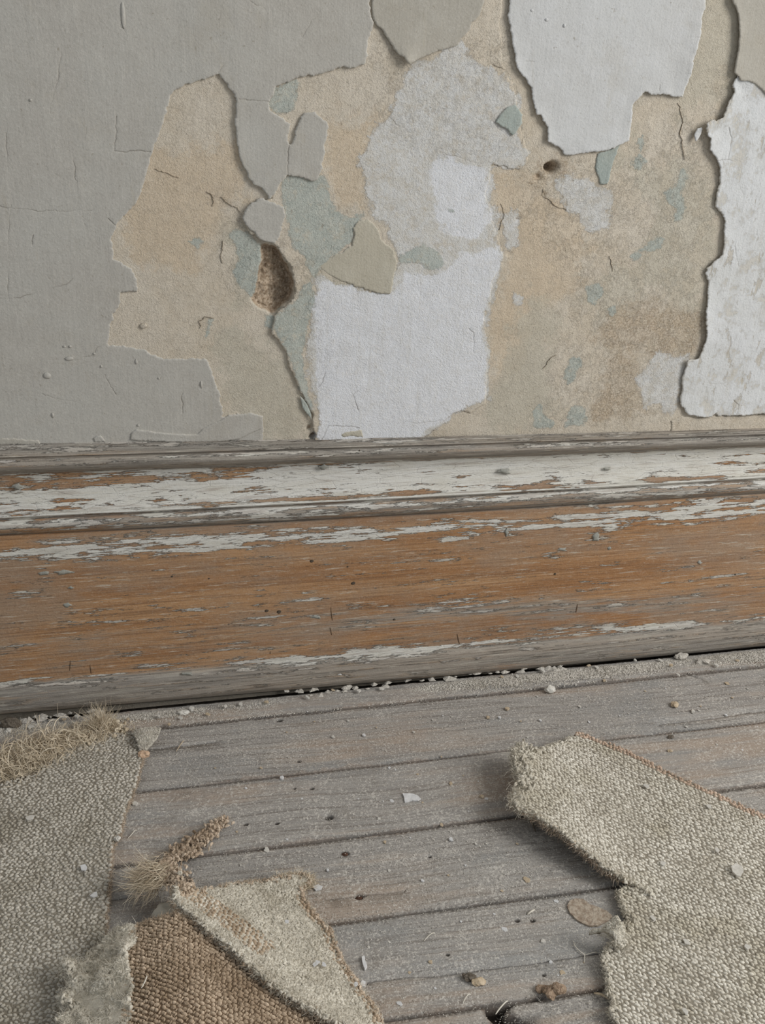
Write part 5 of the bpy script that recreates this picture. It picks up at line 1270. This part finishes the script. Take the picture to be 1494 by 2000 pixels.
CL2 = 'small pale plaster bit lying in the dust strip along the skirting'
for i, (x, y) in enumerate([(330,1415),(352,1402),(375,1385),(405,1395),(440,1380),(470,1375),(520,1372),(560,1350),(600,1362),(650,1348),(700,1350),(745,1345),(980,1322),(1010,1320),(1060,1310),(1150,1300),(1240,1290),(1290,1290),(1310,1300),(1165,1303),(310,1400),(125,1405),(150,1400),(60,1420),(250,1405),(1325,1318),(1398,1300),(1440,1290)]):
    floor_chip('plaster_crumb', x, y, 6 + i % 4 * 2, 5 + i % 3 * 1.5, M_CHIP if i % 3 else M_CHIPT, CL2, 'plaster bits along the skirting', 0.004, 900 + i, i % 2 == 0)
CL3 = 'small pale crumb lying on the right-hand carpet'
for i, (x, y, z) in enumerate([(1295,1687,.0115),(1400,1660,.0115),(1275,1793,.0115),(1338,1975,.0115),(1385,1575,.0115),(1262,1535,.0125),(1460,1850,.0115),(1340,1840,.0115)]):
    floor_chip('plaster_crumb', x, y, 10, 7, M_CHIP, CL3, 'crumbs on the right carpet', z, 950 + i)
CL4 = 'small white crumb on the triangular carpet flap'
for i, (x, y, z) in enumerate([(615,1884,.018),(620,1880,.018),(632,1884,.018),(695,1922,.014),(560,1800,.022)]):
    floor_chip('plaster_crumb', x, y, 7, 5, M_CHIPW, CL4, 'crumbs on the flap', z, 970 + i)

# loose threads
def thread(P, z, w, label, mat=M_THREAD):
    P = np.array(P, float); q = np.c_[onfloor(P, z), np.full(len(P), z)]
    t = np.linspace(0, len(q) - 1, 4 * len(q)); k = np.arange(len(q))
    c = np.stack([np.interp(t, k, q[:, i]) for i in range(3)], 1)
    for _ in range(3): c[1:-1] = 0.25 * c[:-2] + 0.5 * c[1:-1] + 0.25 * c[2:]
    c[:, 2] += 0.0015 * np.sin(np.linspace(0, math.pi, len(c)))
    tan = np.gradient(c, axis=0); tan /= np.linalg.norm(tan, axis=1)[:, None]
    s1 = np.cross(tan, [0, 0, 1.0]); s1 /= np.linalg.norm(s1, axis=1)[:, None]; s2 = np.cross(tan, s1)
    ww = w * (1 - 0.5 * np.linspace(-1, 1, len(c)) ** 4)
    V = np.stack([c + (s1 * math.cos(a) + s2 * math.sin(a)) * ww[:, None] for a in np.arange(5) * 2 * math.pi / 5], 1)
    o0 = c.mean(0); n = len(c)
    i = (np.arange(n - 1)[:, None] * 5); a = np.arange(5)[None]; b = (a + 1) % 5
    Q = np.stack([i + a, i + b, i + 5 + b, i + 5 + a], 2).reshape(-1, 4)
    o = mesh_obj('thread', V.reshape(-1, 3) - o0, Q, mat, None, {'tint': np.full(n * 5, 0.6)}); o.location = tuple(o0)
    return tag(o, label, 'thread')
thread([(249,1638),(257,1632),(264,1623),(268,1622)], 0.0015, 0.0005, 'short white thread on the board right of the left carpet')
thread([(344,1468),(350,1460),(357,1450),(360,1447)], 0.0015, 0.0006, 'short straw-coloured thread on the board below the dust strip', M_CHIPT)
thread([(276,1930),(282,1922),(287,1910),(286,1905)], 0.054, 0.0006, 'curved white thread lying on the burlap')
thread([(828,1838),(838,1828),(848,1823),(849,1824)], 0.0015, 0.0005, 'forked pale thread right of the triangular flap')
thread([(904,1960),(909,1950),(916,1943),(920,1943)], 0.0015, 0.0005, 'bent pale thread near the lint clumps')
thread([(968,1981),(975,1972),(988,1958),(992,1955)], 0.003, 0.0007, 'stiff pale splinter sticking over the broken board corner')
thread([(1120,1838),(1122,1850),(1135,1863),(1142,1866),(1141,1880)], 0.0015, 0.0005, 'long wavering thread below the rolled felt scrap')
thread([(1030,1786),(1038,1782),(1044,1777)], 0.0015, 0.0010, 'thick white shred on the board left of the matting scrap')
thread([(1160,1940),(1175,1945),(1192,1953)], 0.003, 0.0012, 'stout straw-coloured stalk at the lower carpet tear', M_STRAW if False else M_CHIPT)
thread([(1142,1866),(1152,1864),(1162,1862),(1166,1860)], 0.0015, 0.0004, 'fine forked thread end at the lower carpet tear')
thread([(1030,1596),(1040,1612),(1046,1625)], 0.002, 0.0009, 'dark straw poking from under the lifted carpet corner', M_DARK)

# dust bank along the skirting
def grit(name, cen, size, mat, parent, seed, tint=None):
    r = np.random.default_rng(seed); n = len(cen)
    T = np.array([(1, 0, -.35), (-.5, .87, -.35), (-.5, -.87, -.35), (0.1, 0.1, .8)])
    A = r.uniform(0, 6.28, n); sx = size * r.uniform(0.6, 1.7, n); sy = size * r.uniform(0.5, 1.1, n); sz = size * r.uniform(0.5, 1.0, n)
    c, s = np.cos(A), np.sin(A)
    x = T[None, :, 0] * sx[:, None]; y = T[None, :, 1] * sy[:, None]; z = T[None, :, 2] * sz[:, None]
    V = np.stack([cen[:, 0:1] + x * c[:, None] - y * s[:, None], cen[:, 1:2] + x * s[:, None] + y * c[:, None], cen[:, 2:3] + z], 2)
    Fc = (np.arange(n)[:, None, None] * 4 + np.array([(0, 1, 3), (1, 2, 3), (2, 0, 3), (0, 2, 1)])[None]).reshape(-1, 3)
    o = mesh_obj(name, V.reshape(-1, 3), Fc, mat, parent, {'tint': np.repeat(r.uniform(0, 1, n), 4)}, smooth=False)
    return o
xs = np.arange(-0.75, 1.05, 0.004); nyk = 14
BP = lambda px: np.polyval(JL[0], px)
rows = []
prof = np.linspace(0.47, 1, nyk)
def bank(x, s):
    """height of the dust bank at fraction s from the wall (0) to the joint (1)"""
    cover = np.clip(0.35 + 0.9 * fbm(x * 4, x * 0 + 2.0, 55, 3) + 0.35 * np.exp(-((x - 0.02) / 0.16) ** 2) + 0.25 * np.exp(-((x + 0.35) / 0.1) ** 2), 0, 1)
    prof = np.clip((s - 0.40) / 0.16, 0, 1) * np.clip((1.02 - s) / (0.25 + 0.3 * (1 - cover)), 0, 1)
    return 0.0055 * cover * prof * (1 + 0.8 * fbm(x * 70, s * 5, 57, 4)) - 0.0006 * (1 - cover * prof)
GXX, GS = np.meshgrid(xs, prof, indexing='ij')
yj = BP(GXX) + 0.004
YY = -0.004 + (yj + 0.004) * GS
HH = bank(GXX.ravel(), GS.ravel()).reshape(GXX.shape)
V = np.stack([GXX, YY, HH], 2).reshape(-1, 3)
V[:, 2] -= 0.0012 * (GS.ravel() > 0.97)
i = (np.arange(len(xs) - 1)[:, None] * nyk + np.arange(nyk - 1)).ravel()
Q = np.stack([i, i + 1, i + nyk + 1, i + nyk], 1)[:, ::-1]
dustbank = mesh_obj('dust_bank', V, Q, M_DUST, None, {'tint': np.full(len(V), .5)})
tag(dustbank, 'bank of grey lime dust and grit along the foot of the skirting', 'dust', kind='stuff')
M_GRIT = mat_fibre('grit', rgb(164, 158, 148), rgb(226, 221, 211), rgb(150, 141, 126))
r_ = np.random.default_rng(71); n = 34000
gxp = r_.uniform(-0.6, 0.95, n); gs = 0.4 + 0.6 * r_.beta(1.4, 1.6, n)
gyp = -0.004 + (BP(gxp) + 0.004) * gs
k = (r_.uniform(size=n) < 0.25 + 0.9 * np.clip(0.5 + fbm(gxp * 6, gs * 2, 59, 3), 0, 1)) & (gyp < -0.022)
grit('bank_grit', np.c_[gxp[k], gyp[k], bank(gxp[k], gs[k]) + 0.0005], 0.0013, M_GRIT, dustbank, 73)['kind'] = 'stuff'
# loose grit over the boards
n = 46000
px = np.c_[r_.uniform(-80, 1580, n), r_.uniform(1290, 2080, n)]
q = onfloor(px)
den = 0.25 + 0.75 * np.clip(0.5 + 1.2 * fbm(q[:, 0] * 9, q[:, 1] * 9, 61, 3), 0, 1)
den += 0.9 * np.exp(-((px[:, 0] - 960) / 110) ** 2 - ((px[:, 1] - 1545) / 50) ** 2) + 0.5 * np.exp(-((px[:, 0] - 800) / 500) ** 2 - ((px[:, 1] - 1420) / 60) ** 2)
k = r_.uniform(size=n) < den * 0.55
q = q[k]; under = inside(q, cr.out) | inside(q, lc.out) | inside(q, fl.out) | inside(q, bu.out) | (q[:, 1] > np.polyval(JL[0], q[:, 0]))
q = q[~under]
o = grit('floor_grit', np.c_[q, np.full(len(q), 0.0008)], 0.00072, M_GRIT, None, 75); tag(o, 'fine pale grit and dust specks scattered over the floorboards', 'grit', kind='stuff')
# short lint hairs on the boards
n = 5200; px = np.c_[r_.uniform(200, 1300, n), r_.uniform(1400, 2030, n)]; q = onfloor(px)
under = inside(q, cr.out) | inside(q, lc.out) | inside(q, fl.out) | inside(q, bu.out); q = q[~under]
d = r_.normal(0, 1, (len(q), 3)) * [1, 1, 0.06]
lint = fibres('floor_lint', np.c_[q, np.full(len(q), 0.0012)], d, 0.0045, 0.00011, M_GRIT, None, 0.9, 4, 77)
tag(lint, 'fine lint hairs clinging to the floorboards', 'lint', kind='stuff')

# clods wedged under the skirting, breaking up the dark gap
r_ = np.random.default_rng(91); cv, cf = [], []
T = np.array([(1, 0, 0), (0.5, .87, 0), (-.5, .87, 0), (-1, 0, 0), (-.5, -.87, 0), (.5, -.87, 0), (0, 0, 1.0), (0, 0, -0.6)])
TF = [(i, (i + 1) % 6, 6) for i in range(6)] + [((i + 1) % 6, i, 7) for i in range(6)]
for k in range(230):
    x = r_.uniform(-0.62, 0.95); sz = r_.uniform(0.002, 0.0052) * (1.3 if r_.uniform() < 0.15 else 1)
    if fbm(np.array([x * 7]), np.array([3.0]), 93, 3)[0] < -0.12: continue
    c = np.array([x, r_.uniform(-0.033, -0.016), r_.uniform(-0.001, 0.002)])
    q = T * (1 + r_.normal(0, 0.25, (8, 1))) * [sz * r_.uniform(0.9, 1.9), sz, sz * 0.8] + c
    cf += [tuple(i + len(cv) * 8 for i in f) for f in TF]; cv.append(q)
o = mesh_obj('bank_clods', np.vstack(cv), np.array(cf), M_DUST, dustbank, {'tint': np.full(len(cv) * 8, 0.5)}, smooth=False); o['kind'] = 'stuff'

# fuzz belongs to the surface it grows from
for root in (rcar, lcar, bcar, fcar):
    kids = {c.name.split('.')[0]: c for c in root.children}
    host = kids.get('weave') or kids.get('burlap_weave')
    for c in list(root.children):
        n = c.name.split('.')[0]
        if n in ('pile_fuzz', 'burlap_fuzz', 'pile_felt'):
            c.parent = kids['pile_edge'] if root is bcar and n != 'burlap_fuzz' else (kids['ground'] if root is fcar else host)
        elif n in ('scrap_fuzz', 'scrap_felt'):
            c.parent = lump_o
